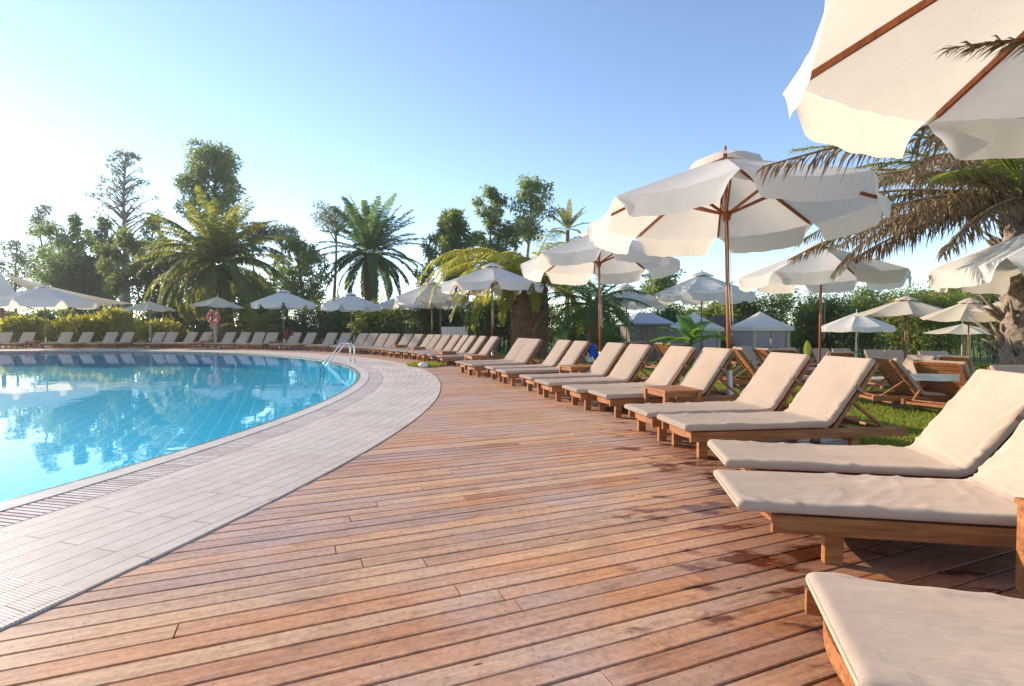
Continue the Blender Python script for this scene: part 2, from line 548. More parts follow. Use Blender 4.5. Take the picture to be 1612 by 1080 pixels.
M['deck'] = mat_deck()
M['tile'] = mat_tile()
M['coping'] = mat_coping()
M['lip'] = mat_lip()
M['pool'] = mat_pool()
M['water'] = mat_water()
M['lawn'] = mat_lawn()
M['grate'] = mat_tint('grate_slats', (.52, .38, .33), (.72, .62, .57))
M['dark_gap'] = mat_plain('dark_gap', (.008, .006, .005), 1.0, 0.0)
M['trunk'] = mat_trunk('palm_trunk', (.07, .04, .025), (.16, .09, .05), (.30, .17, .09))
M['trunk_dry'] = mat_trunk('palm_trunk_dry', (.11, .08, .06), (.23, .18, .14), (.36, .28, .21))
M['grass'] = mat_leaf('grass_blades', (.09, .13, .015), (.26, .30, .045), (.5, .52, .06), .35, .5)


# ------------------------------------------------------------------ mesh helpers
class MB:
    def __init__(self):
        self.v, self.f, self.t = [], [], []

    def quadbox(self, pts, tint=0.5, faces=None):
        b = len(self.v)
        self.v += [tuple(p) for p in pts]
        for f in (faces or ((0, 3, 2, 1), (4, 5, 6, 7), (0, 1, 5, 4), (1, 2, 6, 5), (2, 3, 7, 6), (3, 0, 4, 7))):
            self.f.append(tuple(b + i for i in f))
        self.t += [tint] * len(pts)

    def box(self, c, s, rot=None, tint=0.5):
        x, y, z = s[0] / 2, s[1] / 2, s[2] / 2
        pts = [Vector(p) for p in ((-x, -y, -z), (x, -y, -z), (x, y, -z), (-x, y, -z), (-x, -y, z), (x, -y, z), (x, y, z), (-x, y, z))]
        if rot is not None:
            pts = [rot @ p for p in pts]
        self.quadbox([p + Vector(c) for p in pts], tint)

    def beam(self, a, b, w, h, up=(0, 0, 1), tint=0.5):
        a, b = Vector(a), Vector(b)
        d = (b - a).normalized()
        s = d.cross(Vector(up))
        if s.length < 1e-4:
            s = d.cross(Vector((0, 1, 0)))
        s.normalize()
        u = s.cross(d).normalized()
        s, u = s * w / 2, u * h / 2
        self.quadbox([a - s - u, b - s - u, b + s - u, a + s - u, a - s + u, b - s + u, b + s + u, a + s + u], tint)

    def tube(self, pts, rad, n=10, cap=True, tint=0.5):
        pts = [Vector(p) for p in pts]
        if not hasattr(rad, '__len__'):
            rad = [rad] * len(pts)
        base = len(self.v)
        ref = None
        for i, p in enumerate(pts):
            d = (pts[min(i + 1, len(pts) - 1)] - pts[max(i - 1, 0)]).normalized()
            if ref is None:
                ref = d.orthogonal().normalized()
            ref = (ref - d * ref.dot(d))
            ref = ref.normalized() if ref.length > 1e-6 else d.orthogonal().normalized()
            s = d.cross(ref)
            for k in range(n):
                a = 2 * PI * k / n
                self.v.append(tuple(p + (ref * math.cos(a) + s * math.sin(a)) * rad[i]))
                self.t.append(tint)
        for i in range(len(pts) - 1):
            for k in range(n):
                k2 = (k + 1) % n
                self.f.append((base + i * n + k, base + i * n + k2, base + (i + 1) * n + k2, base + (i + 1) * n + k))
        if cap:
            self.f.append(tuple(base + k for k in reversed(range(n))))
            self.f.append(tuple(base + (len(pts) - 1) * n + k for k in range(n)))

    def grid(self, P, closed_u=False, tint=0.5):
        """P[i][j] points -> quads"""
        b = len(self.v)
        nu, nv = len(P), len(P[0])
        for row in P:
            for p in row:
                self.v.append(tuple(p))
                self.t.append(tint)
        for i in range(nu - (0 if closed_u else 1)):
            i2 = (i + 1) % nu
            for j in range(nv - 1):
                self.f.append((b + i * nv + j, b + i2 * nv + j, b + i2 * nv + j + 1, b + i * nv + j + 1))

    def lathe(self, prof, n=24, c=(0, 0), tint=0.5):
        P = []
        for k in range(n):
            a = 2 * PI * k / n
            P.append([(c[0] + r * math.cos(a), c[1] + r * math.sin(a), z) for r, z in prof])
        self.grid(P, True, tint)

    def mesh(self, name, mat, smooth=False):
        me = bpy.data.meshes.new(name)
        me.from_pydata(self.v, [], self.f)
        at = me.attributes.new('tint', 'FLOAT', 'POINT')
        at.data.foreach_set('value', self.t)
        me.materials.append(mat)
        if smooth:
            me.polygons.foreach_set('use_smooth', [True] * len(me.polygons))
        me.update()
        return me

    def build(self, name, mat, parent=None, smooth=False):
        return link(name, self.mesh(name, mat, smooth), parent)


def link(name, me, parent=None):
    o = bpy.data.objects.new(name, me)
    COL.objects.link(o)
    if parent is not None:
        o.parent = parent
    return o


def tag(o, label, cat=None, group=None, kind=None):
    if label:
        o['label'] = label
    if cat:
        o['category'] = cat
    if group:
        o['group'] = group
    if kind:
        o['kind'] = kind
    return o


def thing(name, label, cat, loc=(0, 0, 0), rz=0.0, group=None):
    o = bpy.data.objects.new(name, None)
    o.empty_display_size = 0.2
    COL.objects.link(o)
    o.location = loc
    o.rotation_euler = (0, 0, rz)
    return tag(o, label, cat, group)


KIDS = {}


def kids(o):
    return [c for c in COL.objects if c.parent == o]


def copy_tree(o, parent=None, table=None):
    if table is None:
        table = {}
        for c in COL.objects:
            if c.parent is not None:
                table.setdefault(c.parent.name, []).append(c)
    c = o.copy()
    COL.objects.link(c)
    if parent is not None:
        c.parent = parent
    for ch in table.get(o.name, []):
        copy_tree(ch, c, table)
    return c


def structure(o):
    o['kind'] = 'structure'
    return o


def leaf_mesh(name, mat, cen, dirs, length, width, tint, fold=None):
    """many rhombic leaves -> one mesh.  cen, dirs: n x 3"""
    n = len(cen)
    d = dirs / (np.linalg.norm(dirs, axis=1, keepdims=True) + 1e-9)
    ref = rng.normal(size=(n, 3)) if fold is None else fold
    s = np.cross(d, ref)
    s /= (np.linalg.norm(s, axis=1, keepdims=True) + 1e-9)
    length = np.broadcast_to(length, (n,))[:, None]
    width = np.broadcast_to(width, (n,))[:, None]
    v = np.empty((n, 4, 3), np.float32)
    v[:, 0] = cen
    v[:, 1] = cen + d * length * 0.42 + s * width * 0.5
    v[:, 2] = cen + d * length
    v[:, 3] = cen + d * length * 0.42 - s * width * 0.5
    return quads_mesh(name, mat, v.reshape(-1, 3), np.repeat(np.broadcast_to(tint, (n,)), 4))


def quads_mesh(name, mat, v, tint):
    nv = len(v)
    nf = nv // 4
    me = bpy.data.meshes.new(name)
    me.vertices.add(nv)
    me.vertices.foreach_set('co', np.ascontiguousarray(v, np.float32).ravel())
    me.loops.add(nv)
    me.loops.foreach_set('vertex_index', np.arange(nv, dtype=np.int32))
    me.polygons.add(nf)
    me.polygons.foreach_set('loop_start', np.arange(0, nv, 4, dtype=np.int32))
    me.polygons.foreach_set('loop_total', np.full(nf, 4, np.int32))
    at = me.attributes.new('tint', 'FLOAT', 'POINT')
    at.data.foreach_set('value', np.clip(tint, 0, 1).astype(np.float32))
    me.materials.append(mat)
    me.update(calc_edges=True)
    me.validate()
    return me


# ------------------------------------------------------------------ the ground, pool and deck
def annulus(name, mat, r0, r1, z0, z1, nseg=360, skirt=None, nr=1, uv=True, a0=0.0, a1=2 * PI):
    """flat ring with UV = (arc length, radius)"""
    mb = MB()
    uvs = []
    prof = [(r0 + (r1 - r0) * i / nr, z0 + (z1 - z0) * i / nr) for i in range(nr + 1)]
    if skirt is not None:
        prof = [(r0, skirt)] + prof + [(r1, skirt)]
    rm = (r0 + r1) / 2
    P, U = [], []
    for k in range(nseg + 1):
        a = a0 + (a1 - a0) * k / nseg
        P.append([(PC[0] + r * math.cos(a), PC[1] + r * math.sin(a), z) for r, z in prof])
        U.append([(a * rm, r) for r, z in prof])
    mb.grid(P)
    me = mb.mesh(name, mat)
    ul = me.uv_layers.new(name='UVMap')
    flat = [u for row in U for u in row]
    for lp in me.loops:
        ul.data[lp.index].uv = flat[lp.vertex_index]
    return structure(link(name, me))


# lawn: one sheet to the horizon
def build_lawn():
    rs = [R_DECK + 0.02 + s for s in (0, .4, .8, 1.3, 2, 3, 4, 5.5, 7, 9, 11, 14, 17, 21, 26, 32, 40, 55, 80, 140, 300, 900)]
    P = []
    n = 220
    for k in range(n):
        a = 2 * PI * k / n
        row = []
        for r in rs:
            x, y = PC[0] + r * math.cos(a), PC[1] + r * math.sin(a)
            row.append((x, y, lawn_z(x, y)))
        P.append(row)
    mb = MB()
    mb.grid(P, True)
    return structure(mb.build('lawn', M['lawn'], None, True))


build_lawn()
annulus('deck_base', M['dark_gap'], R_TILE + 0.0005, R_DECK + 0.25, -0.05, -0.05, 240)
annulus('pool_lip', M['lip'], R_POOL - 0.075, R_POOL - .003, -0.004, 0.006, 400, skirt=-0.07)
annulus('pool_coping', M['coping'], R_POOL, R_COP, 0.008, 0.014, 400, skirt=-0.05)
annulus('drain_channel', M['dark_gap'], R_COP, R_GRT, -0.025, -0.025, 300)

# drain grate: radial slats
mb = MB()
step = 0.040 / R_GRT
a = R(-40)
i = 0
while a < R(125):
    for (da, tint) in ((0.0, 0.2 + 0.8 * rnd.random()),):
        c, s = math.cos(a), math.sin(a)
        w = 0.0135
        pts = []
        for z in (-0.02, 0.009):
            for r, sg in ((R_COP + .008, -1), (R_GRT - .008, -1), (R_GRT - .008, 1), (R_COP + .008, 1)):
                pts.append((PC[0] + r * c - sg * w * s, PC[1] + r * s + sg * w * c, z))
        mb.quadbox(pts, tint)
    a += step
structure(mb.build('drain_grate', M['grate']))


# tiled walkway: straight cut tiles laid in short fan sectors round the pool
def build_tiles():
    v, f, uv = [], [], []
    nsec, sub = 96, 4
    r0, r1 = R_GRT, R_TILE
    prof = [(r0, -0.03), (r0, 0.008), (r0 + .35, 0.009), (r1 - .004, 0.007), (r1, 0.003), (r1, -0.045)]
    for s in range(nsec):
        a0 = 2 * PI * s / nsec
        am = a0 + PI / nsec
        jitter = rnd.random() * 3
        skew = R(4.5)
        b = len(v)
        for k in range(sub + 1):
            a = a0 + 2 * PI / nsec * k / sub
            for r, z in prof:
                x, y = r * math.cos(a), r * math.sin(a)
                v.append((PC[0] + x, PC[1] + y, z))
                t = -x * math.sin(am) + y * math.cos(am)
                n = x * math.cos(am) + y * math.sin(am) - r0
                uv.append((t * math.cos(skew) + n * math.sin(skew) + jitter, -t * math.sin(skew) + n * math.cos(skew)))
        m = len(prof)
        for k in range(sub):
            for j in range(m - 1):
                f.append((b + k * m + j, b + (k + 1) * m + j, b + (k + 1) * m + j + 1, b + k * m + j + 1))
    me = bpy.data.meshes.new('tile_paving')
    me.from_pydata(v, [], f)
    ul = me.uv_layers.new(name='UVMap')
    for lp in me.loops:
        ul.data[lp.index].uv = uv[lp.vertex_index]
    me.materials.append(M['tile'])
    structure(link('tile_paving', me))


build_tiles()


# wooden deck: separate boards clipped to the ring, each with its own tone
def build_deck():
    th = R(22.3)
    d = np.array([math.cos(th), math.sin(th)])
    n = np.array([-math.sin(th), math.cos(th)])
    pc = np.array(PC)
    pn, pd = pc @ n, pc @ d
    pitch, w = 0.098, 0.0912
    v, f, uv, tint = [], [], [], []
    rI, rO = R_TILE + 0.011, R_DECK

    def chord(p, r):
        q = r * r - (p - pn) ** 2
        return None if q <= 0 else (pd - math.sqrt(q), pd + math.sqrt(q))

    def spans(p):
        o = chord(p, rO)
        if o is None:
            return []
        c = chord(p, rI)
        if c is None:
            return [o]
        return [(o[0], c[0]), (c[1], o[1])]

    k0, k1 = int((pn - rO) / pitch) - 1, int((pn + rO) / pitch) + 1
    for k in range(k0, k1 + 1):
        p = k * pitch
        s0, s1 = spans(p), spans(p + w)
        if len(s0) != len(s1) or not s0:
            sm = spans(p + w / 2)
            s0 = s1 = sm
        for (a0, b0), (a1, b1) in zip(s0, s1):
            lo, hi = max(a0, a1), min(b0, b1)
            cuts = [None]
            t = lo + rnd.uniform(0.6, 3.2)
            while t < hi - 0.4:
                cuts.append(t)
                t += rnd.uniform(1.7, 3.8)
            cuts.append(None)
            for i in range(len(cuts) - 1):
                c0, c1 = cuts[i], cuts[i + 1]
                ta0, ta1 = (a0, a1) if c0 is None else (c0 + .0025, c0 + .0025)
                tb0, tb1 = (b0, b1) if c1 is None else (c1 - .0025, c1 - .0025)
                if min(tb0, tb1) - max(ta0, ta1) < 0.02:
                    continue
                z = rnd.uniform(-0.0022, 0.0012)
                b = len(v)
                j1, j2 = rnd.uniform(-.0012, .0012), rnd.uniform(-.0012, .0012)
                tn = rnd.random()
                ou, ov = rnd.uniform(0, 60), rnd.uniform(0, 60)
                e = 0.0035
                # top face inset a little, then a worn arris, then the sides
                rows = [(p + j1 + e, ta0, tb0, 0), (p + w + j2 - e, ta1, tb1, 0),
                        (p + j1, ta0, tb0, -e), (p + w + j2, ta1, tb1, -e),
                        (p + j1, ta0, tb0, -.04), (p + w + j2, ta1, tb1, -.04)]
                for pp, t0, t1, dz in rows:
                    for tt in (t0, t1):
                        q = n * pp + d * tt
                        v.append((q[0], q[1], z + dz))
                        uv.append((tt + ou, pp - p + ov))
                        tint.append(tn)
                f += [(b, b + 1, b + 3, b + 2),
                      (b + 4, b + 5, b + 1, b), (b + 2, b + 3, b + 7, b + 6), (b + 4, b, b + 2, b + 6), (b + 1, b + 5, b + 7, b + 3),
                      (b + 8, b + 9, b + 5, b + 4), (b + 6, b + 7, b + 11, b + 10), (b + 8, b + 4, b + 6, b + 10), (b + 5, b + 9, b + 11, b + 7)]
    me = bpy.data.meshes.new('wooden_deck')
    me.from_pydata(v, [], f)
    ul = me.uv_layers.new(name='UVMap')
    vi = np.empty(len(me.loops), np.int32)
    me.loops.foreach_get('vertex_index', vi)
    ul.data.foreach_set('uv', np.array(uv, np.float32)[vi].ravel())
    at = me.attributes.new('tint', 'FLOAT', 'POINT')
    at.data.foreach_set('value', np.array(tint, np.float32))
    me.materials.append(M['deck'])
    structure(link('wooden_deck', me))


build_deck()

# pool basin and water
mb = MB()
mb.lathe([(R_POOL - 0.03, -0.06), (R_POOL - .04, -0.60), (12, -0.62), (6, -0.62), (0.0, -0.62)], 240, PC)
structure(mb.build('pool_basin', M['pool']))
mb = MB()
mb.lathe([(R_POOL - 0.055, -0.03), (8, -0.03), (0.0, -0.03)], 240, PC)
structure(mb.build('pool_water', M['water'], None, True))


# ------------------------------------------------------------------ sun loungers
LW, LS, LB, LANG = 0.65, 1.27, 0.67, R(53.6)


def mattress_mesh(name, mat, seed, nl=64, nr=36, wr=1.0):
    """one long cushion, flat from the foot to the fold, then up the backrest"""
    th = 0.048
    z0 = 0.201
    T = LS + LB
    fold = 0.07
    P = []
    ring = []
    hw, rr = LW / 2, 0.024
    # rounded rectangle profile (y, up, is_top)
    q = nr // 4
    for k in range(q + 1):                       # bottom
        ring.append((-hw + rr + (2 * hw - 2 * rr) * k / q, 0.0))
    for k in range(1, 5):
        a_ = -PI / 2 + PI * k / 5
        ring.append((hw - rr + rr * math.cos(a_), th / 2 + th / 2 * math.sin(a_)))
    m = 2 * q
    for k in range(m + 1):
        ring.append((hw - rr - (2 * hw - 2 * rr) * k / m, th))
    for k in range(1, 5):
        a_ = PI / 2 + PI * k / 5
        ring.append((-hw + rr + rr * math.cos(a_), th / 2 + th / 2 * math.sin(a_)))
    off = Vector((seed * 13.7, seed * 5.1, seed * 3.3))
    ends = [0.0, .0025, .007, .014, .022, .03]
    st_ = ends + [.03 + (T - .06) * i / nl for i in range(1, nl)] + [T - e for e in reversed(ends)]
    nl = len(st_) - 1
    for i in range(nl + 1):
        s = st_[i]
        # centre line with a rounded fold at the hinge
        if s < LS - fold:
            x, z, ang = s, 0.0, 0.0
        elif s < LS + fold:
            t = (s - LS + fold) / (2 * fold)
            ang = LANG * t
            x = LS - fold + 2 * fold * (math.sin(LANG * t) / LANG)
            z = 2 * fold * (1 - math.cos(LANG * t)) / LANG
        else:
            ang = LANG
            x = LS - fold + 2 * fold * math.sin(LANG) / LANG + (s - LS - fold) * math.cos(LANG)
            z = 2 * fold * (1 - math.cos(LANG)) / LANG + (s - LS - fold) * math.sin(LANG)
        nx, nz = -math.sin(ang), math.cos(ang)
        ee = min(1.0, min(s, T - s) / 0.03)
        endr = math.sqrt(max(0.0, 1 - (1 - ee) ** 2))
        row = []
        for (y, u) in ring:
            uu = th / 2 + (u - th / 2) * (0.35 + 0.65 * endr)
            yy = y * (0.975 + 0.025 * endr)
            if u > th * .6:
                p = Vector((s * 2.2, y * 6.0, 0)) + off
                w = mnoise.noise(p) * 0.004
                rg = 1 - abs(mnoise.noise(Vector((s * 5.5 + y * 3, y * 7.0, 3.0)) + off)) * 2
                edge = smooth(0.55, 1.0, abs(y) / hw)
                w += max(0, rg) ** 3 * 0.007 * edge * wr
                # creases running across just above and below the fold
                fz = math.exp(-((s - LS - 0.09) / 0.12) ** 2)
                cr = 1 - abs(mnoise.noise(Vector((s * 16 + 2.5 * y * y, y * 1.5, 9.0)) + off)) * 2.2
                w += max(0, cr) ** 2 * 0.009 * fz * wr
                cr2 = 1 - abs(mnoise.noise(Vector((s * 9 - y * 5, y * 4.0, 5.0)) + off)) * 2.4
                w += max(0, cr2) ** 3 * 0.006 * wr * max(0.0, mnoise.noise(Vector((s * 1.4, y * 1.4, 1.0)) + off))
                # crowned middle
                w += 0.006 * (1 - (y / hw) ** 2)
                uu += w * endr
            else:
                yy *= 1 + 0.012 * mnoise.noise(Vector((s * 6, y, 2.0)) + off)
            row.append((x + nx * uu, yy, z0 + z + nz * uu))
        P.append(row)
    mb = MB()
    n = len(ring)
    b = 0
    for row in P:
        for p in row:
            mb.v.append(p)
            mb.t.append(0.5)
    for i in range(nl):
        for k in range(n):
            k2 = (k + 1) % n
            mb.f.append((i * n + k, i * n + k2, (i + 1) * n + k2, (i + 1) * n + k))
    mb.f.append(tuple(range(n)))
    mb.f.append(tuple(nl * n + k for k in reversed(range(n))))
    me = mb.mesh(name, mat, True)
    me.polygons[len(me.polygons) - 1].use_smooth = False
    me.polygons[len(me.polygons) - 2].use_smooth = False
    return me


def hinge_pt(s, u=0.0):
    """point on the backrest plane, s metres above the fold"""
    return (LS + 0.02 + s * math.cos(LANG) - u * math.sin(LANG), 0.197 + s * math.sin(LANG) + u * math.cos(LANG))


def make_lounger(label, cat, wheels=False, mats=('teak', 'cushion'), cushion=True):
    root = thing('sun_lounger', label, cat)
    wd = M[mats[0]]
    hw = LW / 2
    fr = MB()
    for s in (-1, 1):
        fr.beam((0.05, s * (hw - .018), .156), (1.97, s * (hw - .018), .156), .034, .078)
    for x in (.36, .85, 1.26, 1.62, 1.93):
        fr.beam((x, -hw + .037, .142), (x, hw - .037, .142), .05, .036)
    for k in range(13):
        x = .12 + k * .089
        fr.beam((x, -hw + .037, .178), (x, hw - .037, .178), .062, .018)
    fr.build('frame', wd, root)
    # bowed foot board
    fb = MB()
    P = []
    for k in range(9):
        y = -hw + .04 + (LW - .08) * k / 8
        bow = 0.05 * (1 - ((k - 4) / 4) ** 2)
        P.append((0.105 - bow, y))
    for k in range(8):
        (xa, ya), (xb, yb) = P[k], P[k + 1]
        fb.quadbox([(xa, ya, .128), (xa + .03, ya, .128), (xb + .03, yb, .128), (xb, yb, .128),
                    (xa, ya, .186), (xa + .03, ya, .186), (xb + .03, yb, .186), (xb, yb, .186)], 0.5)
    fb.build('foot_board', wd, root)
    for x in ((.17, 1.52) if not wheels else (.17,)):
        for s in (-1, 1):
            lg = MB()
            lg.box((x, s * (hw - .060), .076), (.075, .046, .192))
            lg.build('leg', wd, root)
    if wheels:
        for s in (-1, 1):
            w = MB()
            P = [(x_, z_) for x_, z_ in ((-.02, .03), (-.02, .078), (-.012, .086), (.012, .086), (.02, .078), (.02, .03))]
            for k in range(20):
                a0, a1 = 2 * PI * k / 20, 2 * PI * (k + 1) / 20
            prof = [(.02, -.022), (.075, -.022), (.086, -.012), (.086, .012), (.075, .022), (.02, .022), (.02, -.022)]
            G = []
            for k in range(20):
                a_ = 2 * PI * k / 20
                G.append([(1.62 + r * math.cos(a_), s * (hw - .06) + t, .068 + r * math.sin(a_)) for r, t in prof])
            w.grid(G, True)
            w.build('wheel', M['old_wood'], root, True)
        ax = MB()
        ax.tube([(1.62, -hw + .05, .068), (1.62, hw - .05, .068)], .014, 8)
        ax.box((1.62, -hw + .06 + .04, .105), (.05, .03, .07))
        ax.box((1.62, hw - .06 - .04, .105), (.05, .03, .07))
        ax.build('axle', wd, root)
    bf = MB()
    for s in (-1, 1):
        a_, b_ = hinge_pt(-.02, -.028), hinge_pt(LB + .01, -.028)
        bf.beam((a_[0], s * (hw - .055), a_[1]), (b_[0], s * (hw - .055), b_[1]), .032, .045, (0, 1, 0))
    for k in range(9):
        a_ = hinge_pt(.03 + k * .078, -.012)
        rot = Matrix.Rotation(-LANG, 3, 'Y')
        bf.box((a_[0], 0, a_[1]), (.052, LW - .145, .016), rot)
    bf.build('backrest_frame', wd, root)
    pb = MB()
    p0 = hinge_pt(.30, -.05)
    for s in (-1, 1):
        pb.beam((p0[0], s * (hw - .09), p0[1]), (1.83, s * (hw - .09), .17), .022, .032, (0, 1, 0))
    pb.tube([(1.83, -hw + .036, .17), (1.83, hw - .036, .17)], .014, 8)
    pb.build('prop_bar', wd, root)
    if cushion:
        ms = link('mattress', MAT_MESH[0], root)
        p1, p2 = hinge_pt(.40, .066), hinge_pt(.40, -.055)
        for s in (-1, 1):
            st = MB()
            st.beam((p1[0], s * (hw + .003), p1[1] - .006), (p2[0], s * (hw - .01), p2[1]), .028, .004, (0, 1, 0))
            st.build('strap', M['strap'], ms)
    return root


MAT_MESH = [mattress_mesh('mattress', M['cushion'], s, 48, 28) for s in (1, 2, 3, 4)]
MAT_FINE = [mattress_mesh('mattress', M['cushion'], s, 120, 72, 1.5) for s in (11, 12, 13, 14, 15)]

RING = 'loungers curving round the pool'
proto = make_lounger('', 'sun lounger')
proto_tbl = {}
for c_ in COL.objects:
    if c_.parent is not None:
        proto_tbl.setdefault(c_.parent.name, []).append(c_)
used = [False]


def put_lounger(cx, cy, t, label, z=0.0, group=RING, mesh=None, src=None, tbl=None, cat='sun lounger', slide=0.0):
    """cx, cy: middle of the foot edge; t: heading from foot to head"""
    if src is None:
        src, tbl = proto, proto_tbl
    flag = src.get('used', 0)
    if not flag:
        o = src
    else:
        o = copy_tree(src, None, tbl)
    src['used'] = 1
    o.location = (cx, cy, z + .02)
    o.rotation_euler = (0, 0, t)
    tag(o, label, cat, group)
    if mesh is not None or slide:
        for ch in COL.objects:
            if ch.parent == o and ch.name.startswith('mattress'):
                if mesh is not None:
                    ch.data = mesh
            elif ch.parent == o and slide and ch.name.split('.')[0] in ('frame', 'foot_board', 'leg'):
                ch.location.x = slide if ch.name.startswith('leg') or slide < 0 else slide * .4
    return o


def near_corner(nx, ny, t):
    """middle of the foot edge from the corner nearest the camera"""
    return nx - math.sin(t) * LW / 2, ny + math.cos(t) * LW / 2


def solve_ring(px, rf, delta):
    """place a lounger on the ring so that the middle of its backrest top falls on pixel column px"""
    best = None
    lo, hi = R(-60), R(118)
    n = 900
    ln = LS + LB * math.cos(LANG)
    prev = None
    for i in range(n + 1):
        ph = lo + (hi - lo) * i / n
        fx, fy = PC[0] + rf * math.cos(ph), PC[1] + rf * math.sin(ph)
        t = ph + delta if delta < 3 else delta - R(200)
        X, Y = fx + ln * math.cos(t), fy + ln * math.sin(t)
        if Y < 1:
            continue
        p = 806 + F * X / Y
        if prev is not None and (prev[0] - px) * (p - px) <= 0 and Y > 5:
            best = (fx, fy, t)
        prev = (p, ph)
    return best


ring_px = [  # (middle of backrest top in the photo, foot radius, heading offset, label)
    (13, 19.1, 0, 'shaded cushioned lounger at the far left, cut off by the photo edge'),
    (48, 19.1, 0, 'shaded cushioned lounger just left of the big square-looking parasol pole, behind the small dark table'),
    (107, 19.1, 0, 'shaded cushioned lounger just right of the big left parasol pole'),
    (140, 19.1, 0, 'shaded cushioned lounger second to the right of the big left parasol pole'),
    (181, 19.1, 0, 'left one of two shaded loungers in front of the lit yellow shrubs'),
    (206, 19.1, 0, 'right one of two shaded loungers in front of the lit yellow shrubs'),
    (253.5, 19.1, 2, 'shaded cushioned lounger directly right of the small cream parasol pole by the yellow shrubs'),
    (275.5, 19.1, 2, 'shaded cushioned lounger second to the right of the cream parasol pole by the yellow shrubs'),
    (305.5, 19.1, -3, 'left lounger of the pair standing left of the red lifebuoy'),
    (327, 19.1, -3, 'cushioned lounger right under the red lifebuoy, on its left side'),
    (366, 19.0, 5, 'first cushioned lounger right of the red lifebuoy and leaning palm trunk'),
    (388, 19.0, 5, 'second cushioned lounger right of the red lifebuoy'),
    (409.5, 19.0, 18, 'left lounger of the pair left of the parasol with red towel'),
    (431, 19.0, 18, 'right lounger of the pair left of the parasol with red towel'),
    (469, 19.0, 10, 'partly sunlit lounger beside the red towel, just right of the parasol pole'),
    (490, 19.0, 10, 'partly sunlit lounger second to the right of the parasol with red towel'),
    (526, 18.9, 15, 'sunlit lounger behind the pool ladder, left of its pair'),
    (544.5, 18.9, 15, 'sunlit lounger behind the pool ladder, beside the parasol pole'),
    (576, 18.8, 7, 'first of four grey shaded loungers in a row right of the pool ladder'),
    (591.5, 18.8, 7, 'second of four grey shaded loungers in a row right of the pool ladder'),
    (608, 18.7, 7, 'third of four grey shaded loungers in a row right of the pool ladder'),
    (624.5, 18.7, 7, 'last of four grey shaded loungers in a row right of the pool ladder'),
    (645.5, 18.6, 246, 'left lounger of the shaded pair behind the small grass patch'),
    (660, 18.6, 244, 'right lounger of the shaded pair behind the small grass patch'),
    (679.5, 18.5, 236, 'lounger between the pale parasol pole and the thin brown parasol pole'),
    (692, 18.5, 235, 'lounger directly right of the thin brown parasol pole'),
    (705, 18.5, 233, 'lounger behind the first sunlit side table, left of its pair'),
    (718.5, 18.5, 231, 'lounger behind the first sunlit side table, right of its pair'),
    (733, 18.5, 224, 'narrow-looking lounger just left of the second sunlit side table'),
    (748, 18.5, 223, 'sunlit lounger behind the second sunlit side table, left of its pair'),
    (764, 18.5, 222, 'sunlit lounger behind the second sunlit side table'),
    (782, 18.5, 222, 'sunlit lounger crossed by the pole of the white parasol before the fat palm'),
]
for i, (px, rf, dl, lab) in enumerate(ring_px):
    s = solve_ring(px, rf * K, R(dl))
    if s is None:
        print('no place for', lab)
        continue
    o = put_lounger(s[0], s[1], s[2], lab)
    o.scale.y = .87
    o.rotation_euler.z += rnd.uniform(-.035, .035)
    sl_ = rnd.uniform(-.07, .07)
    o.location.x += sl_ * math.cos(s[2])
    o.location.y += sl_ * math.sin(s[2])
ring_near = [  # near corner of the foot edge, heading
    (-1.05, 11.62, .463, 'left lounger of the pair in front of the fat palm trunk', 0),
    (-.816, 10.94, .463, 'right lounger of the pair in front of the fat palm trunk', 1),
    (-.348, 10.03, .342, 'left lounger of the pair with the blue towel', 2),
    (-.107, 9.26, .342, 'right lounger of the pair, with blue towel hung behind its backrest', 3),
    (.3125, 8.10, .33, 'left lounger of the pair right of the brown parasol pole with blue towel', 0),
    (.527, 7.31, .33, 'right lounger of the pair right of the brown parasol pole with blue towel', 1),
    (.818, 6.53, .242, 'left lounger of the pair behind the biggest sunlit side table', 2),
    (1.092, 5.99, .242, 'lounger half hidden behind the biggest sunlit side table, crossed by the white-based parasol pole', 3),
    (1.238, 4.736, .17, 'left lounger of the pair right of the white-based parasol pole', 4),
    (1.374, 4.10, .133, 'right lounger of the pair right of the white-based parasol pole, strap on its side', 5),
    (1.245, 3.03, -.174, 'large close lounger, far one of the near pair at the right edge', 6),
    (1.007, 2.30, -.176, 'large close lounger with full wooden side rail, near one of the near pair at right', 7),
    (.757, 1.10, -.315, 'closest lounger, its wrinkled foot end filling the bottom right corner', 8),
]
for nx, ny, t, lab, k in ring_near:
    cx, cy = near_corner(nx, ny, t)
    mesh = MAT_MESH[k] if k < 4 else MAT_FINE[k - 4]
    put_lounger(cx, cy, t, lab, 0.0, RING, mesh, slide=(-.05 if k == 8 else .24 if k >= 6 else 0.0))

# far loungers alternate between the four cushion shapes
cnt = 0
for o in list(COL.objects):
    if o.name.startswith('mattress') and o.data == MAT_MESH[0]:
        o.data = MAT_MESH[cnt % 4]
        cnt += 1

# loungers on the lawn, with wheels at the head end
LAWN = 'wheeled loungers on the lawn'
wproto = make_lounger('', 'sun lounger', True)
wtbl = {}
for c_ in COL.objects:
    if c_.parent is not None:
        wtbl.setdefault(c_.parent.name, []).append(c_)


def head_at(px, y, t, label):
    """t heading foot->head; the backrest top middle lands on pixel column px at depth y"""
    ln = LS + LB * math.cos(LANG)
    X = X_at(px, y)
    fx, fy = X - ln * math.cos(t), y - ln * math.sin(t)
    z = lawn_z(X, y) if math.hypot(X - PC[0], y - PC[1]) > R_DECK else 0.0
    return put_lounger(fx, fy, t, label, z, LAWN, MAT_MESH[rnd.randrange(4)], wproto, wtbl)


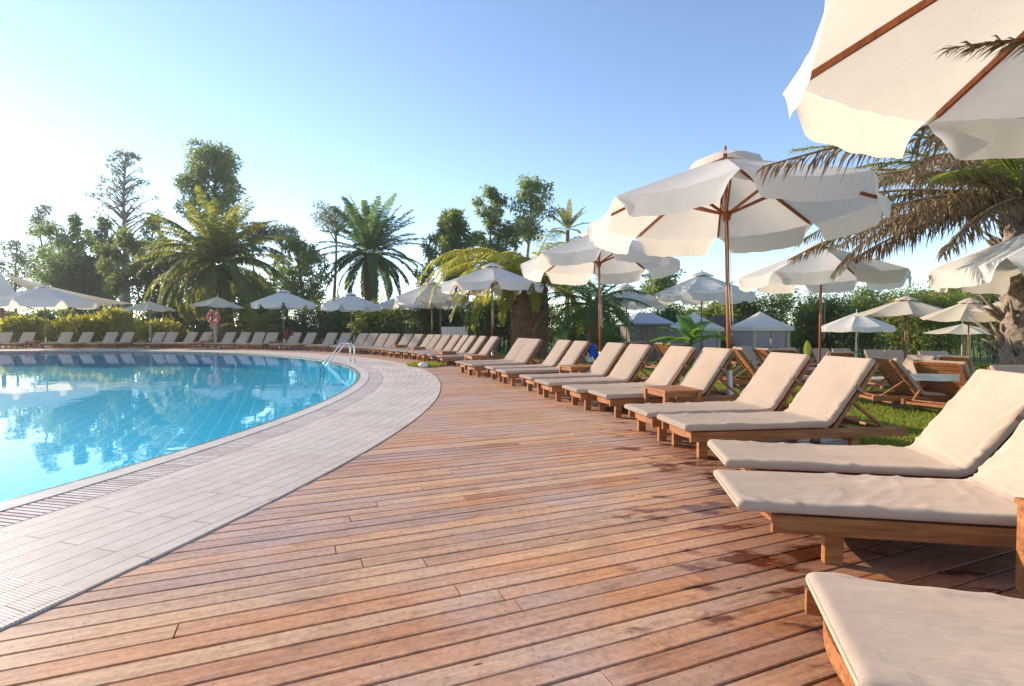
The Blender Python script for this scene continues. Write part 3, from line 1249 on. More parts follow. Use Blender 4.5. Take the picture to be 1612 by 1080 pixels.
lawn_list = [
    (1392, 8.2, R(172), 'wheeled wooden lounger with sunlit orange slats, seen from behind, beyond the white-based parasol pair'),
    (1478, 7.6, R(208), 'large wooden lounger seen from behind with a white cloth over its slats'),
    (1452, 12.5, R(15), 'lounger in side view with raised dark slatted back, beyond the white-cloth lounger'),
    (1502, 13.0, R(215), 'dark wooden lounger back below the two-tiered cream parasol'),
    (1592, 7.2, R(95), 'cushioned lounger back at the right edge before the dry palm trunk'),
    (1375, 18.5, R(88), 'left one of two pale cushioned backs right of the small white parasol'),
    (1406, 18.5, R(88), 'right one of two pale cushioned backs right of the small white parasol'),
    (1461, 18.0, R(86), 'left one of two pale cushioned backs before the red flowering hedge'),
    (1476, 18.0, R(86), 'right one of two pale cushioned backs before the red flowering hedge'),
    (1160, 9.6, R(170), 'wheeled lounger with dark slats directly behind the white-based parasol pole'),
    (1168, 19.5, R(92), 'pale cushioned back left of the curtained gazebo'),
    (1238, 19.5, R(92), 'pale cushioned back right of the curtained gazebo'),
    (1291, 18.5, R(95), 'pale cushioned back behind the brown pole of the middle lawn parasol'),
    (1323, 19.5, R(90), 'pale cushioned back below the small white lawn parasol'),
    (1198, 13.5, R(185), 'left one of two dark wooden backs in front of the gazebo curtain'),
    (1234, 14.0, R(250), 'right one of two dark wooden backs in front of the gazebo curtain'),
    (1325, 13.0, R(268), 'wooden-topped lounger back just behind the near white-based pair'),
    (1000, 15.5, R(262), 'sunlit wooden lounger back in front of the grey shed'),
    (1043, 13.5, R(200), 'lounger with sunlit orange slats left of the banana plant'),
    (1065, 15.5, R(262), 'sunlit wooden lounger top at the foot of the banana plant'),
]
for a_ in lawn_list:
    head_at(*a_)


# ------------------------------------------------------------------ side tables
def make_table():
    root = thing('side_table', '', 'side table')
    W, D, Hh = 0.45, 0.50, 0.37
    tp = MB()
    for k in range(5):
        y = -D / 2 + D * (k + .5) / 5
        tp.box((0, y, Hh - .011), (W - .06, D / 5 - .006, .02))
    for s in (-1, 1):
        tp.box((s * (W / 2 - .015), 0, Hh - .0105), (.03, D, .023))
    tp.build('table_top', M['teak'], root)
    ap = MB()
    for s in (-1, 1):
        ap.box((0, s * (D / 2 - .035), Hh - .05), (W - .11, .02, .05))
        ap.box((s * (W / 2 - .035), 0, Hh - .05), (.02, D - .11, .05))
    ap.build('apron', M['teak'], root)
    for sx in (-1, 1):
        for sy in (-1, 1):
            lg = MB()
            lg.box((sx * (W / 2 - .03), sy * (D / 2 - .03), (Hh - .024) / 2), (.045, .045, Hh - .024))
            lg.build('leg', M['teak'], root)
    return root


tproto = make_table()
ttbl = {}
for c_ in COL.objects:
    if c_.parent is not None:
        ttbl.setdefault(c_.parent.name, []).append(c_)
tables = [  # px of table middle, depth, rotation, label
    (53, 26.4, 0, 'dark little table beside the big left parasol pole'),
    (227, 26.6, 0, 'low wooden table beside the small cream parasol by the yellow shrubs'),
    (325, 26.0, .1, 'wooden table in front of the red lifebuoy post'),
    (433, 25.2, .2, 'wooden table left of the parasol with the red towel'),
    (627, 20.2, .6, 'wooden table at the end of the four grey shaded loungers'),
    (656, 18.2, .6, 'wooden table beside the pale parasol pole, dark in shade'),
    (702, 15.0, .5, 'first sunlit wooden table along the curve, before the brown pole'),
    (750, 12.75, .45, 'second sunlit wooden table, before the pole of the white parasol'),
    (907, 9.3, .34, 'sunlit wooden table between the blue-towel pair and the next pair'),
    (1058, 5.9, .23, 'biggest fully visible sunlit side table, left of the white-based parasol pole'),
    (1811, 1.80, -.2, 'side table at the right edge between the two closest loungers, only its leg showing'),
]
for i, (px, y, rz, lab) in enumerate(tables):
    o = tproto if i == 0 else copy_tree(tproto, None, ttbl)
    o.location = (X_at(px, y), y, 0.0)
    o.rotation_euler = (0, 0, rz)
    tag(o, lab, 'side table', 'side tables between the loungers')


# ------------------------------------------------------------------ parasols
def make_parasol(Rr=1.74, apex=3.30, eave=2.52, val=0.26, n=8, canvas='canvas', pole='teak_pole', vent=True, seed=1, two_tier=False, base='white_paint', corner_gap=True):
    root = thing('parasol', '', 'parasol')
    cv = M[canvas]
    off = Vector((seed * 7.7, seed * 2.3, seed * 4.9))
    r_in = 0.30 if vent else 0.03
    NU, NT = 12, 16

    def panel_pt(k, u, t):
        """u across the panel 0..1, t from the inner ring 0 to the eave 1"""
        a0, a1 = 2 * PI * k / n, 2 * PI * (k + 1) / n
        z_in = apex - 0.09 - (apex - 0.09 - eave) * (r_in / Rr)
        c0 = Vector((math.cos(a0), math.sin(a0), 0))
        c1 = Vector((math.cos(a1), math.sin(a1), 0))
        r = r_in + (Rr - r_in) * t
        p = (c0 * (1 - u) + c1 * u) * r
        z = z_in + (eave - z_in) * t
        sag = math.sin(PI * u)
        z -= 0.055 * sag * t ** 1.3 + 0.03 * sag * math.sin(PI * t)
        p *= 1 - 0.018 * sag * t * t
        w = mnoise.noise(Vector((p.x * 1.5, p.y * 1.5, k)) + off) * 0.012 * sag
        # radial drag lines that fan out from the rib ends
        w += 0.006 * math.sin(9 * u * PI + k) * sag * t * t
        return Vector((p.x, p.y, z + w))

    mb = MB()
    for k in range(n):
        mb.grid([[panel_pt(k, i / NU, j / NT) for j in range(NT + 1)] for i in range(NU + 1)])
    can = mb.build('canopy', cv, root, True)
    if val > 0:
        vb = MB()
        for k in range(n):
            G = []
            am = 2 * PI * (k + .5) / n
            out = Vector((math.cos(am), math.sin(am), 0))
            NV = 24
            for i in range(NV + 1):
                u = i / NV
                e = panel_pt(k, u, 1.0)
                m = min(u, 1 - u)
                dep = val * ((0.30 if corner_gap else 0.9) + (0.70 if corner_gap else 0.1) * smooth(0, 0.15, m))
                dep *= 1 + 0.03 * mnoise.noise(Vector((k * 3.1, u * 5, seed)))
                row = []
                for j in range(8):
                    q = j / 7
                    sway = (0.045 * q + 0.013 * q * mnoise.noise(Vector((k * 2.0 + u * 5, seed, 1.0))) * 2 )
                    pull = 0.0
                    if corner_gap and m < 0.14:
                        pull = (0.14 - m) * 0.45 * q * (1 if u < .5 else -1)
                    tang = Vector((-out.y, out.x, 0))
                    p = e + out * (sway + 0.002) + tang * pull + Vector((0, 0, -dep * q))
                    row.append(p)
                G.append(row)
            vb.grid(G)
        vb.build('valance', cv, can, True)
    if vent:
        cb = MB()
        for k in range(n):
            a0, a1 = 2 * PI * k / n, 2 * PI * (k + 1) / n
            G = []
            for i in range(7):
                u = i / 6
                row = []
                for j in range(7):
                    t = j / 6
                    r = 0.02 + 0.42 * t
                    p = (Vector((math.cos(a0), math.sin(a0), 0)) * (1 - u) + Vector((math.cos(a1), math.sin(a1), 0)) * u) * r
                    z = apex - 0.01 - 0.185 * t ** 1.15 + 0.035 * math.sin(PI * u) * t
                    row.append((p.x, p.y, z))
                G.append(row)
            cb.grid(G)
        cb.build('vent_cap', cv, can, True)
    pm = M[pole]
    pb = MB()
    pb.tube([(0, 0, 0.02), (0, 0, eave * .55), (0, 0, apex - .05)], .0255, 14)
    pb.build('pole', pm, root, True)
    fb = MB()
    fb.lathe([(0.0, apex + .055), (.012, apex + .05), (.02, apex + .03), (.014, apex + .015), (.03, apex), (.0, apex - .02)], 12)
    fb.build('finial', pm, root, True)
    hb = MB()
    hz = eave - 0.06
    hb.lathe([(.026, hz - .07), (.045, hz - .06), (.05, hz - .01), (.062, hz + .0), (.062, hz + .045), (.04, hz + .06), (.026, hz + .06)], 16)
    hb.build('hub', pm, root, True)
    bb = MB()
    bb.lathe([(.0, .0), (.27, .0), (.28, .02), (.26, .045), (.06, .06), (.036, .09), (.034, .50), (.026, .505)], 24)
    bb.build('base', M[base], root, True)
    for k in range(n):
        a_ = 2 * PI * k / n
        ca, sa = math.cos(a_), math.sin(a_)
        rb = MB()
        z_in = apex - .09
        e = Vector((ca * (Rr - .10), sa * (Rr - .10), eave + (z_in - eave) * .10 / Rr - .030))
        s = Vector((ca * .04, sa * .04, z_in - .035))
        rb.beam(s, e, .026, .036)
        ro = rb.build('rib', pm, root)
        tb = MB()
        e2 = Vector((ca * (Rr - .012), sa * (Rr - .012), eave - .018))
        dd = (e2 - e).normalized()
        sd = Vector((-sa, ca, 0)) * .014
        up = Vector((0, 0, .016))
        tb.quadbox([e - sd - up, e2 - sd * .3 - up * .3, e2 + sd * .3 - up * .3, e + sd - up,
                    e - sd + up, e2 - sd * .3 + up * .3, e2 + sd * .3 + up * .3, e + sd + up])
        tb.build('rib_tip', M['pale_pole'], ro)
        sb = MB()
        mid = s.lerp(e, .52)
        sb.beam((ca * .045, sa * .045, hz + .03), (mid.x, mid.y, mid.z - .02), .022, .030)
        sb.build('strut', pm, root)
    cd = MB()
    pts = []
    for i in range(14):
        t = i / 13
        pts.append((.045 + .05 * math.sin(PI * t) + .02 * math.sin(t * 9), .02 + .03 * t, hz - .06 - t * 1.35))
    pts2 = [(x_ - .05 * math.sin(PI * i / 13), y_ - .03, z_) for i, (x_, y_, z_) in enumerate(pts)]
    cd.tube(pts, .004, 6)
    cd.tube(pts2, .004, 6)
    cd.build('cord', M['rope'], root, True)
    return root


def tbl_of(root):
    t = {}
    for c_ in COL.objects:
        if c_.parent is not None:
            t.setdefault(c_.parent.name, []).append(c_)
    return t


PG = 'canvas parasols round the pool and lawn'
PROTO = {}


def parasol(kind, x, y, label, rot=0.0, scale=1.0, tilt=(0, 0), zs=None, kw=None):
    if kind not in PROTO:
        r = make_parasol(**(kw or KIND[kind]))
        PROTO[kind] = [r, tbl_of(r), False]
    pr = PROTO[kind]
    o = pr[0] if not pr[2] else copy_tree(pr[0], None, pr[1])
    pr[2] = True
    z = lawn_z(x, y) if math.hypot(x - PC[0], y - PC[1]) > R_DECK else 0.0
    o.location = (x, y, z)
    o.rotation_euler = (tilt[0], tilt[1], rot)
    o.scale = (scale, scale, zs or scale)
    tag(o, label, 'parasol', PG)
    return o


KIND = {
    'white': dict(),
    'white_b': dict(seed=5),
    'white_c': dict(seed=9, apex=3.25),
    'dark_pole': dict(seed=3, pole='old_wood'),
    'cream': dict(Rr=1.35, apex=2.55, eave=1.98, val=0.0, canvas='canvas_cream', pole='pale_pole', vent=False, seed=2),
    'cream_big': dict(Rr=1.75, apex=2.95, eave=2.25, val=0.0, canvas='canvas_cream', pole='teak_pole', vent=True, seed=4),
    'near': dict(Rr=1.84, apex=3.34, eave=2.56, seed=9),
    'low': dict(apex=3.05, eave=2.2, seed=12),
    'big': dict(Rr=2.45, apex=3.25, eave=2.42, val=0.34, pole='old_wood', seed=6),
    'small_white': dict(Rr=1.55, apex=2.45, eave=1.75, val=0.22, pole='white_paint', vent=False, seed=8, corner_gap=False),
}
def P_(px, y):
    return X_at(px, y), y


parasol('near', 3.02, 1.97, 'largest white parasol, its underside and red ribs filling the top right corner', R(137), 1.0, (0, 0))
parasol('white', 2.76, 6.65, 'large white parasol on orange pole with white base, between the near lounger pairs', R(-108), 1.0, (R(1.5), R(-1.5)))
parasol('white_b', *P_(946, 11.7), 'white parasol with orange pole standing by the blue towel', R(-95), 1.0, (R(1), R(-3)))
parasol('white_c', *P_(775, 18.0), 'white parasol on orange pole in front of the fat palm crown', R(-85))
parasol('white', *P_(680, 21.8), 'white parasol on pale pole partly behind the drooping yellow frond', R(-100), .9)
parasol('white_b', *P_(693, 24.6), 'white parasol on thin brown pole, mostly hidden behind the yellow frond', R(-70), .9)
parasol('white_c', *P_(646, 28.0), 'white parasol on reddish pole, half hidden behind its neighbour right of the tall palm', R(-60), .92)
parasol('dark_pole', *P_(553, 25.2), 'white parasol behind the pool ladder, in front of the tall upright palm', R(-90), .82)
parasol('dark_pole', *P_(447, 26.8), 'white parasol on brown pole with the red towel at its foot', R(-112), .86, (0, 0), .9)
parasol('cream', *P_(339, 27.8), 'small grey-cream parasol above the red lifebuoy', R(10), 1.0, (0, R(3)), 1.08)
parasol('cream', *P_(236, 27.6), 'small cream parasol in front of the lit yellow shrubs', R(30), .92, (0, 0), .98)
parasol('big', *P_(72, 27.5), 'widest white parasol at the far left beside the white tent', R(-78), .95, (0, 0), 1.0)
parasol('white', *P_(1291, 11.9), 'white parasol on brown pole on the lawn behind the near pair', R(-60), .98, (0, 0), .99)
parasol('low', *P_(1722, 7.0), 'white parasol cut by the right photo edge, below the dry palm fronds', R(-118), 1.0, (0, 0))
parasol('dark_pole', *P_(1104, 18.5), 'white parasol on dark pole behind the orange pole with white base', R(-80), .98, (0, 0), 1.02)
parasol('white_c', *P_(986, 21.5), 'white parasol behind the blue-towel parasol and palm fronds', R(-50), .95, (0, 0), .97)
parasol('cream_big', *P_(1425, 16.5), 'cream parasol without valance in front of the red flowering hedge', R(-75), .82, (0, 0), .86)
parasol('cream_big', *P_(1523, 14.5), 'two-tiered cream parasol on thin dark pole left of the dry palm trunk', R(-95), .63, (R(2), R(4)), .80)
parasol('cream', *P_(1515, 19.5), 'low cream parasol under the two-tiered one', R(-60), .92, (0, 0), .72)
parasol('cream', *P_(1632, 12.5), 'cream parasol tip cut by the right photo edge before the dry palm trunk', R(-70), .95, (0, 0), .98)
parasol('small_white', *P_(1348, 22.5), 'small white parasol with straight valance on a white pole on the lawn', R(-85), .86, (0, 0), .96)


# ------------------------------------------------------------------ plants
def unit(v):
    return v / (np.linalg.norm(v, axis=-1, keepdims=True) + 1e-9)


def frond_quads(origin, az, el0, length, droop, nleaf, lmax, lw, hang=0.25, curl=1.3, tint0=0.5, dry=0.0, tw=0.0, start=.10, vee=.35):
    """one pinnate frond: a rachis of crossed ribbons and two rows of leaflets -> (verts, tints)"""
    ns = 16
    s = np.linspace(0, 1, ns + 1)
    el = el0 - droop * s ** curl
    azs = az + tw * s
    ds = length / ns
    d = np.stack([np.cos(el) * np.cos(azs), np.cos(el) * np.sin(azs), np.sin(el)], 1)
    pts = np.vstack([[origin], np.asarray(origin) + np.cumsum(d[:-1] * ds, 0)])
    side = unit(np.cross(d, np.array([0, 0, 1.0]) + 0 * d))
    nrm = unit(np.cross(side, d))
    V, T = [], []
    for i in range(ns):
        rw = .030 if lw > .013 else .011
        w0 = rw * (1 - s[i]) + rw * .2
        w1 = rw * (1 - s[i + 1]) + rw * .2
        for ax0, ax1 in ((side[i], side[i + 1]), (nrm[i], nrm[i + 1])):
            V += [pts[i] - ax0 * w0, pts[i] + ax0 * w0, pts[i + 1] + ax1 * w1, pts[i + 1] - ax1 * w1]
            T += [min(1, tint0 + .25)] * 4
    V = [np.array(V)]
    T = [np.array(T)]
    for sg in (-1, 1):
        n = nleaf
        t = start + (1 - start) * (np.arange(n) + rng.random(n) * .8) / n
        t = np.clip(t, 0, .999)
        idx = np.minimum((t * ns).astype(int), ns - 1)
        fr = (t * ns - idx)[:, None]
        p = pts[idx] * (1 - fr) + pts[idx + 1] * fr
        dd = d[idx]
        sd = side[idx]
        nn = nrm[idx]
        ln = lmax * (np.sin(PI * np.clip(.12 + .80 * t, 0, 1)) ** .75) * (0.8 + .35 * rng.random(n))
        fwd = (.45 if lw > .011 else 2.4) + .75 * t
        lv = dd * fwd[:, None] + sg * sd * 1.0 + nn * (vee * (1 - dry) + rng.normal(size=n) * (.12 + .5 * dry))[:, None] + rng.normal(size=(n, 3)) * (.07 + .22 * dry)
        lv = unit(lv)
        lv[:, 2] -= hang * (.6 + .8 * rng.random(n)) * (1 + dry)
        lv = unit(lv)
        w = lw * (.8 + .4 * rng.random(n))
        wdir = unit(np.cross(lv, nn + rng.normal(size=(n, 3)) * (.3 + dry)))
        q = np.empty((n, 2, 4, 3))
        # each leaflet bends once along its length
        mid = p + lv * (ln * .5)[:, None]
        lv2 = lv.copy()
        lv2[:, 2] -= hang * 1.0 + dry * .5
        lv2 = unit(lv2)
        tip = mid + lv2 * (ln * .5)[:, None]
        hw = wdir * (w * .5)[:, None]
        q[:, 0, 0], q[:, 0, 1], q[:, 0, 2], q[:, 0, 3] = p - hw * .5, p + hw * .5, mid + hw, mid - hw
        q[:, 1, 0], q[:, 1, 1], q[:, 1, 2], q[:, 1, 3] = mid - hw, mid + hw, tip + hw * .12, tip - hw * .12
        V.append(q.reshape(-1, 3))
        T.append(np.repeat(np.clip(tint0 + rng.normal(size=n) * .16, 0, 1), 8))
    return np.concatenate(V), np.concatenate(T)


def trunk_mesh(h, r0, r1, lean=(0, 0), bump_amt=0.06, rows=None, belly=0.0, seed=0):
    rows = rows or max(20, int(h / .07))
    nn = 40
    mb = MB()
    P = []
    for k in range(nn):
        a = 2 * PI * k / nn
        col = []
        for j in range(rows + 1):
            t = j / rows
            z = h * t
            r = r0 + (r1 - r0) * t + belly * math.sin(PI * t)
            # spiral of diamond shaped leaf scars
            u = a * 9 / (2 * PI) + z * 3.2
            v_ = -a * 9 / (2 * PI) + z * 3.2
            sc = (abs(math.sin(PI * u)) * abs(math.sin(PI * v_))) ** .6
            r *= 1 + bump_amt * (sc - .5) + .5 * bump_amt * mnoise.noise(Vector((math.cos(a) * 2, math.sin(a) * 2, z * 3 + seed)))
            cx = lean[0] * t * t
            cy = lean[1] * t * t
            col.append((cx + r * math.cos(a), cy + r * math.sin(a), z))
        P.append(col)
    mb.grid(P, True)
    return mb


def palm(label, x, y, crown_z, r0, r1, fronds, leafmat='leaf_palm', trunkmat='trunk', lean=(0, 0), base_z=None, bump_amt=.08, group=None,
         belly=0.0, stubs=0, name='palm_tree', dead=None, stub_len=.35):
    bz = lawn_z(x, y) if base_z is None else base_z
    root = thing(name, label, 'palm tree', (x, y, bz), 0, group)
    h = crown_z - bz
    sb = trunk_mesh(h, r0, r1, lean, bump_amt, None, belly, x)
    V, T = [], []
    top = np.array([lean[0], lean[1], h])
    for (az, el, ln, droop, nl, lm, lw, hang, tint) in fronds:
        o_ = top + np.array([math.cos(az), math.sin(az), 0]) * r1 * .6 + np.array([0, 0, .25 * math.sin(el)])
        v, t = frond_quads(o_, az, el, ln, droop, nl, lm, lw, hang, tint0=tint)
        V.append(v)
        T.append(t)
    link('crown', quads_mesh('crown', M[leafmat], np.concatenate(V), np.concatenate(T)), root)
    if dead:
        V, T = [], []
        for (az, el, ln, droop, nl, lm, lw, hang, tint) in dead:
            o_ = top + np.array([math.cos(az), math.sin(az), 0]) * r1 * .8 + np.array([0, 0, -.1])
            v, t = frond_quads(o_, az, el, ln, droop, nl, lm, lw, hang, tint0=tint, dry=.6, tw=rnd.uniform(-.3, .3) if len(dead) > 3 else 0.0)
            V.append(v)
            T.append(t)
        link('dead_fronds', quads_mesh('dead_fronds', M['leaf_dry'], np.concatenate(V), np.concatenate(T)), root)
    if stubs:
        for k in range(stubs):
            t = rnd.random() ** .6
            z = h * (.05 + .93 * t)
            a = rnd.uniform(0, 2 * PI)
            r = (r0 + (r1 - r0) * t) * .8 + belly * math.sin(PI * t)
            c = Vector((lean[0] * t * t + r * math.cos(a), lean[1] * t * t + r * math.sin(a), z))
            d = Vector((math.cos(a), math.sin(a), rnd.uniform(.3, 1.6))).normalized()
            ln = stub_len * rnd.uniform(.4, 1.2)
            sb.tube([c, c + d * ln * .6, c + d * ln + Vector((0, 0, .03))], [.045, .03, .012], 6, True, rnd.random())
    sb.build('trunk', M[trunkmat], root, True)
    return root


def fan(n, el0, el1, ln, droop0, droop1, nl, lm, lw, hang, tint=(.3, .7), jitter=.25, az0=0.0, az1=2 * PI, shrink=0.0):
    """n fronds spiralling from upright (el0) to hanging (el1)"""
    out = []
    ga = PI * (3 - math.sqrt(5))
    for i in range(n):
        t = i / max(1, n - 1)
        az = az0 + ((i * ga) % (2 * PI)) / (2 * PI) * (az1 - az0) + rnd.uniform(-jitter, jitter)
        el = el0 + (el1 - el0) * t + rnd.uniform(-.12, .12)
        l_ = ln * rnd.uniform(.85, 1.1) * (1 - shrink * (1 - t))
        out.append((az, el, l_, droop0 + (droop1 - droop0) * t + rnd.uniform(-.15, .15), nl, lm, lw, hang, rnd.uniform(*tint)))
    return out


PALMS = 'feather palms'
# fat palm behind the curve of loungers
palm('fat palm with thick scaly trunk and drooping sunlit fronds behind the loungers', X_at(834, 20.6), 20.6, 2.85, .68, .62,
     fan(44, .95, -.05, 3.3, 1.3, 1.75, 76, .56, .036, .45, (.15, .75)) +
     [(R(192), .62, 4.9, 2.15, 90, .60, .036, .6, .95), (R(206), .5, 4.6, 2.0, 90, .60, .036, .6, .95), (R(180), .78, 4.9, 2.15, 90, .60, .036, .5, .9),
      (R(166), .75, 4.2, 1.9, 80, .6, .036, .5, .9), (R(220), .7, 4.4, 2.0, 80, .6, .036, .5, .8), (R(60), .95, 3.4, 1.0, 80, .6, .036, .3, 1.0)],
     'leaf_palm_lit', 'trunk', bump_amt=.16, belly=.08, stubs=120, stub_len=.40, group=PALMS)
# leaning palm with the broad crown beyond the pool
palm('broad drooping palm with leaning trunk behind the red lifebuoy', X_at(352, 31.5), 31.5, 4.7, .62, .50,
     fan(88, 1.5, -.45, 4.45, .8, 2.0, 80, .60, .060, .55, (.0, .6), shrink=.1),
     'leaf_palm', 'trunk', lean=(-.35, 0), bump_amt=.16, stubs=90, stub_len=.5, group=PALMS)
# tall upright dark palm
palm('tall dark green palm with upright rounded crown behind the pool ladder', X_at(584, 42), 42, 6.9, .52, .46,
     fan(66, 1.5, -.75, 4.4, .45, 1.1, 80, .62, .075, .35, (.1, .7)),
     'leaf_palm_green', 'trunk', bump_amt=.10, stubs=80, stub_len=.7, group=PALMS)
# small distant palm above the parasols
palm('small distant palm with bare stem and upright fan of fronds against the sky', X_at(893, 60), 60, 12.0, .28, .22,
     fan(17, 1.45, .25, 2.9, .2, .7, 44, .5, .07, .15, (.3, .7)),
     'leaf_palm', 'trunk', bump_amt=.05, group=PALMS)
# young palms low behind the loungers
palm('low yellow-green young palm right of the leaning palm trunk', X_at(405, 29.5), 29.5, .75, .22, .18,
     fan(20, 1.3, .1, 2.0, .8, 1.5, 40, .4, .035, .4, (.5, 1.0)), 'leaf_palm', 'trunk', group=PALMS)
palm('dark feathery palm with fronds hanging right of the fat palm trunk', X_at(935, 17.5), 17.5, 1.75, .22, .18,
     fan(26, 1.0, -.3, 2.1, .9, 1.6, 50, .42, .03, .4, (.1, .55)), 'leaf_palm_green', 'trunk', group=PALMS)


def dead_fan(specs):
    return [(R(az), el, ln, dr, 95, .46, .026, 1.2, rnd.uniform(.1, .9)) for az, el, ln, dr in specs]


# half dead palm at the right, dry fronds reaching over the parasols
dry_root = palm('half-dead palm with shaggy grey trunk and dry brown fronds at the right edge', 8.35, 8.6, 3.2, .29, .26,
                fan(20, 1.35, .25, 3.3, .4, 1.0, 90, .46, .028, .35, (.1, .6)) +
                [(R(a_), e_, l_, d_, 100, .44, .026, .35, .3) for a_, e_, l_, d_ in
                 ((184, .36, 3.9, .55), (196, .22, 4.0, .6), (176, .08, 3.7, .55), (204, .48, 4.2, .7), (168, -.08, 3.4, .45), (212, .10, 3.6, .5))],
                'leaf_palm', 'trunk_dry', bump_amt=.22, stubs=160, stub_len=.5, group=PALMS,
                dead=[(R(az), el, ln, dr, 110, .42, .022, .55, rnd.uniform(.1, .9)) for az, el, ln, dr in
                      ((203, .17, 4.3, .55), (188, .30, 4.3, .75), (199, .02, 3.9, .5), (178, .18, 4.0, .7), (207, .30, 3.9, .8), (172, -.05, 3.5, .5),
                       (194, -.06, 3.8, .45), (182, -.20, 3.0, .35), (214, -.15, 3.2, .5), 
                       (165, .15, 3.3, .8), (300, .2, 2.8, 1.3), (20, .2, 2.8, 1.3), (110, .2, 2.8, 1.3), (140, .1, 2.9, 1.2))])

# a second palm just outside the right edge: one dry frond reaches in under the big parasol
palm('palm outside the right edge whose dry fronds reach under and behind the largest parasol', 5.9, 3.35, 2.78, .30, .26,
     fan(12, 1.3, .4, 2.2, .6, 1.2, 50, .45, .03, .4, (.2, .6), az0=R(-80), az1=R(80)),
     'leaf_palm', 'trunk_dry', base_z=0.0, bump_amt=.2, stubs=40, group=PALMS,
     dead=[(R(190), .05, 3.55, .28, 260, .30, .010, .12, .3), (R(165), .03, 3.8, .28, 120, .40, .017, .55, .25)])


def leafy(name, mat, clumps, per_m3=None, n=None, length=.25, width=.1, droop=.3, tone=.5, tvar=.15, parent=None, shell=.55):
    """leaves scattered through a set of ellipsoid clumps [(cx,cy,cz, rx,ry,rz, tone)]"""
    CEN, DIR, TN = [], [], []
    for (cx, cy, cz, rx, ry, rz, tn, cnt) in clumps:
        g = unit(rng.normal(size=(cnt, 3)))
        rad = (shell + (1 - shell) * rng.random(cnt)) * rng.random(cnt) ** .22
        # ragged surface
        rad *= 1 + .22 * np.sin(g[:, 0] * 5 + cx * 3) * np.cos(g[:, 2] * 6 + cz * 2) + rng.normal(size=cnt) * .10
        p = g * rad[:, None] * np.array([rx, ry, rz]) + np.array([cx, cy, cz])
        d = g * .6 + rng.normal(size=(cnt, 3)) * .7
        d[:, 2] -= droop
        CEN.append(p)
        DIR.append(d)
        TN.append(np.clip(tn + rng.normal(size=cnt) * tvar, 0, 1))
    CEN, DIR, TN = np.concatenate(CEN), np.concatenate(DIR), np.concatenate(TN)
    n = len(CEN)
    ln = length * (.6 + .8 * rng.random(n))
    wd = width * (.6 + .8 * rng.random(n))
    me = leaf_mesh(name, M[mat], CEN, DIR, ln, wd, TN)
    return link(name, me, parent)


TREES = 'trees behind the pool garden'


def tree(label, px, py_top, half_px, py_bot, y, mat='leaf_gum', bark='bark', nclump=16, per=230, lsize=.34, lean_px=0, style='gum', trunk_r=.16, aspect=.35,
         tone=(.2, .7), cat='tree', name='tree', squeeze=1.0, gap=0.0):
    x = X_at(px, y)
    bz = lawn_z(x, y)
    root = thing(name, label, cat, (x, y, bz), 0, TREES)
    top = H_at(py_top, y) - bz
    bot = H_at(py_bot, y) - bz
    hw = half_px * 1.18 / F * y
    nclump = int(nclump * 1.45)
    per = int(per * .85)
    lx = lean_px / F * y
    tb = MB()
    npt = 9
    path = []
    for i in range(npt):
        t = i / (npt - 1)
        wob = .12 * hw
        path.append(Vector((lx * t ** 1.4 + wob * math.sin(3.1 * t + px), wob * math.sin(2.3 * t + px * 2), (top * .97) * t)))
    tb.tube(path, [trunk_r * (1 - .85 * i / (npt - 1)) + .015 for i in range(npt)], 8)

    def at(z):
        t = min(.999, max(0, z / (top * .97))) * (npt - 1)
        i = int(t)
        return path[i].lerp(path[min(npt - 1, i + 1)], t - i)
    clumps = []
    ch = top - bot
    for i in range(nclump):
        t = (i + rnd.random() * .8) / nclump
        z = bot + ch * t
        if style == 'gum':
            env = math.sin(PI * min(1, .10 + .86 * t)) ** .7
            rr = hw * env
            a = rnd.uniform(0, 2 * PI)
            off = rr * rnd.uniform(.2, .95)
            cr = hw * rnd.uniform(.20, .40) * (1 - .25 * t)
            crz = max(cr * rnd.uniform(.8, 1.3), ch / nclump * .6)
        elif style == 'pine':
            env = (1 - .72 * t)
            rr = hw * env
            a = rnd.uniform(0, 2 * PI)
            off = rr * rnd.uniform(.25, 1.05)
            cr = hw * rnd.uniform(.07, .17) * (1.1 - .5 * t)
            crz = cr * .6
        elif style == 'umbrella':
            rr = hw
            a = i * 2.4
            off = rr * rnd.uniform(.15, .9)
            cr = hw * rnd.uniform(.22, .36)
            crz = cr * .55
            z = bot + ch * (.25 + .75 * t)
        else:   # dense
            env = math.sin(PI * min(1, .20 + .68 * t)) ** .6
            rr = hw * env
            a = i * 2.4 + rnd.uniform(-.4, .4)
            off = rr * rnd.uniform(.2, .86)
            cr = hw * rnd.uniform(.20, .42)
            crz = cr * rnd.uniform(.7, 1.1)
        c = at(z) + Vector((off * math.cos(a), off * math.sin(a) * squeeze, 0))
        tn = rnd.uniform(*tone)
        clumps.append((c.x, c.y, c.z, cr, cr * max(.6, squeeze), crz, tn, max(20, int(per * (cr / (hw * .35)) ** 1.3)) if style != 'pine' else per))
        s = at(max(.2, z - off * rnd.uniform(.3, .9) - .2))
        if off > .15 * hw:
            tb.tube([s, s.lerp(c, .55) + Vector((0, 0, .10 * off)), c], [trunk_r * .32 * (1 - .5 * t) + .012, trunk_r * .2 * (1 - .5 * t) + .01, .01], 5)
    tb.build('trunk', M[bark], root, True)
    leafy('crown', mat, clumps, length=lsize, width=lsize * aspect, droop=.5 if style in ('gum',) else .1, parent=root)
    return root


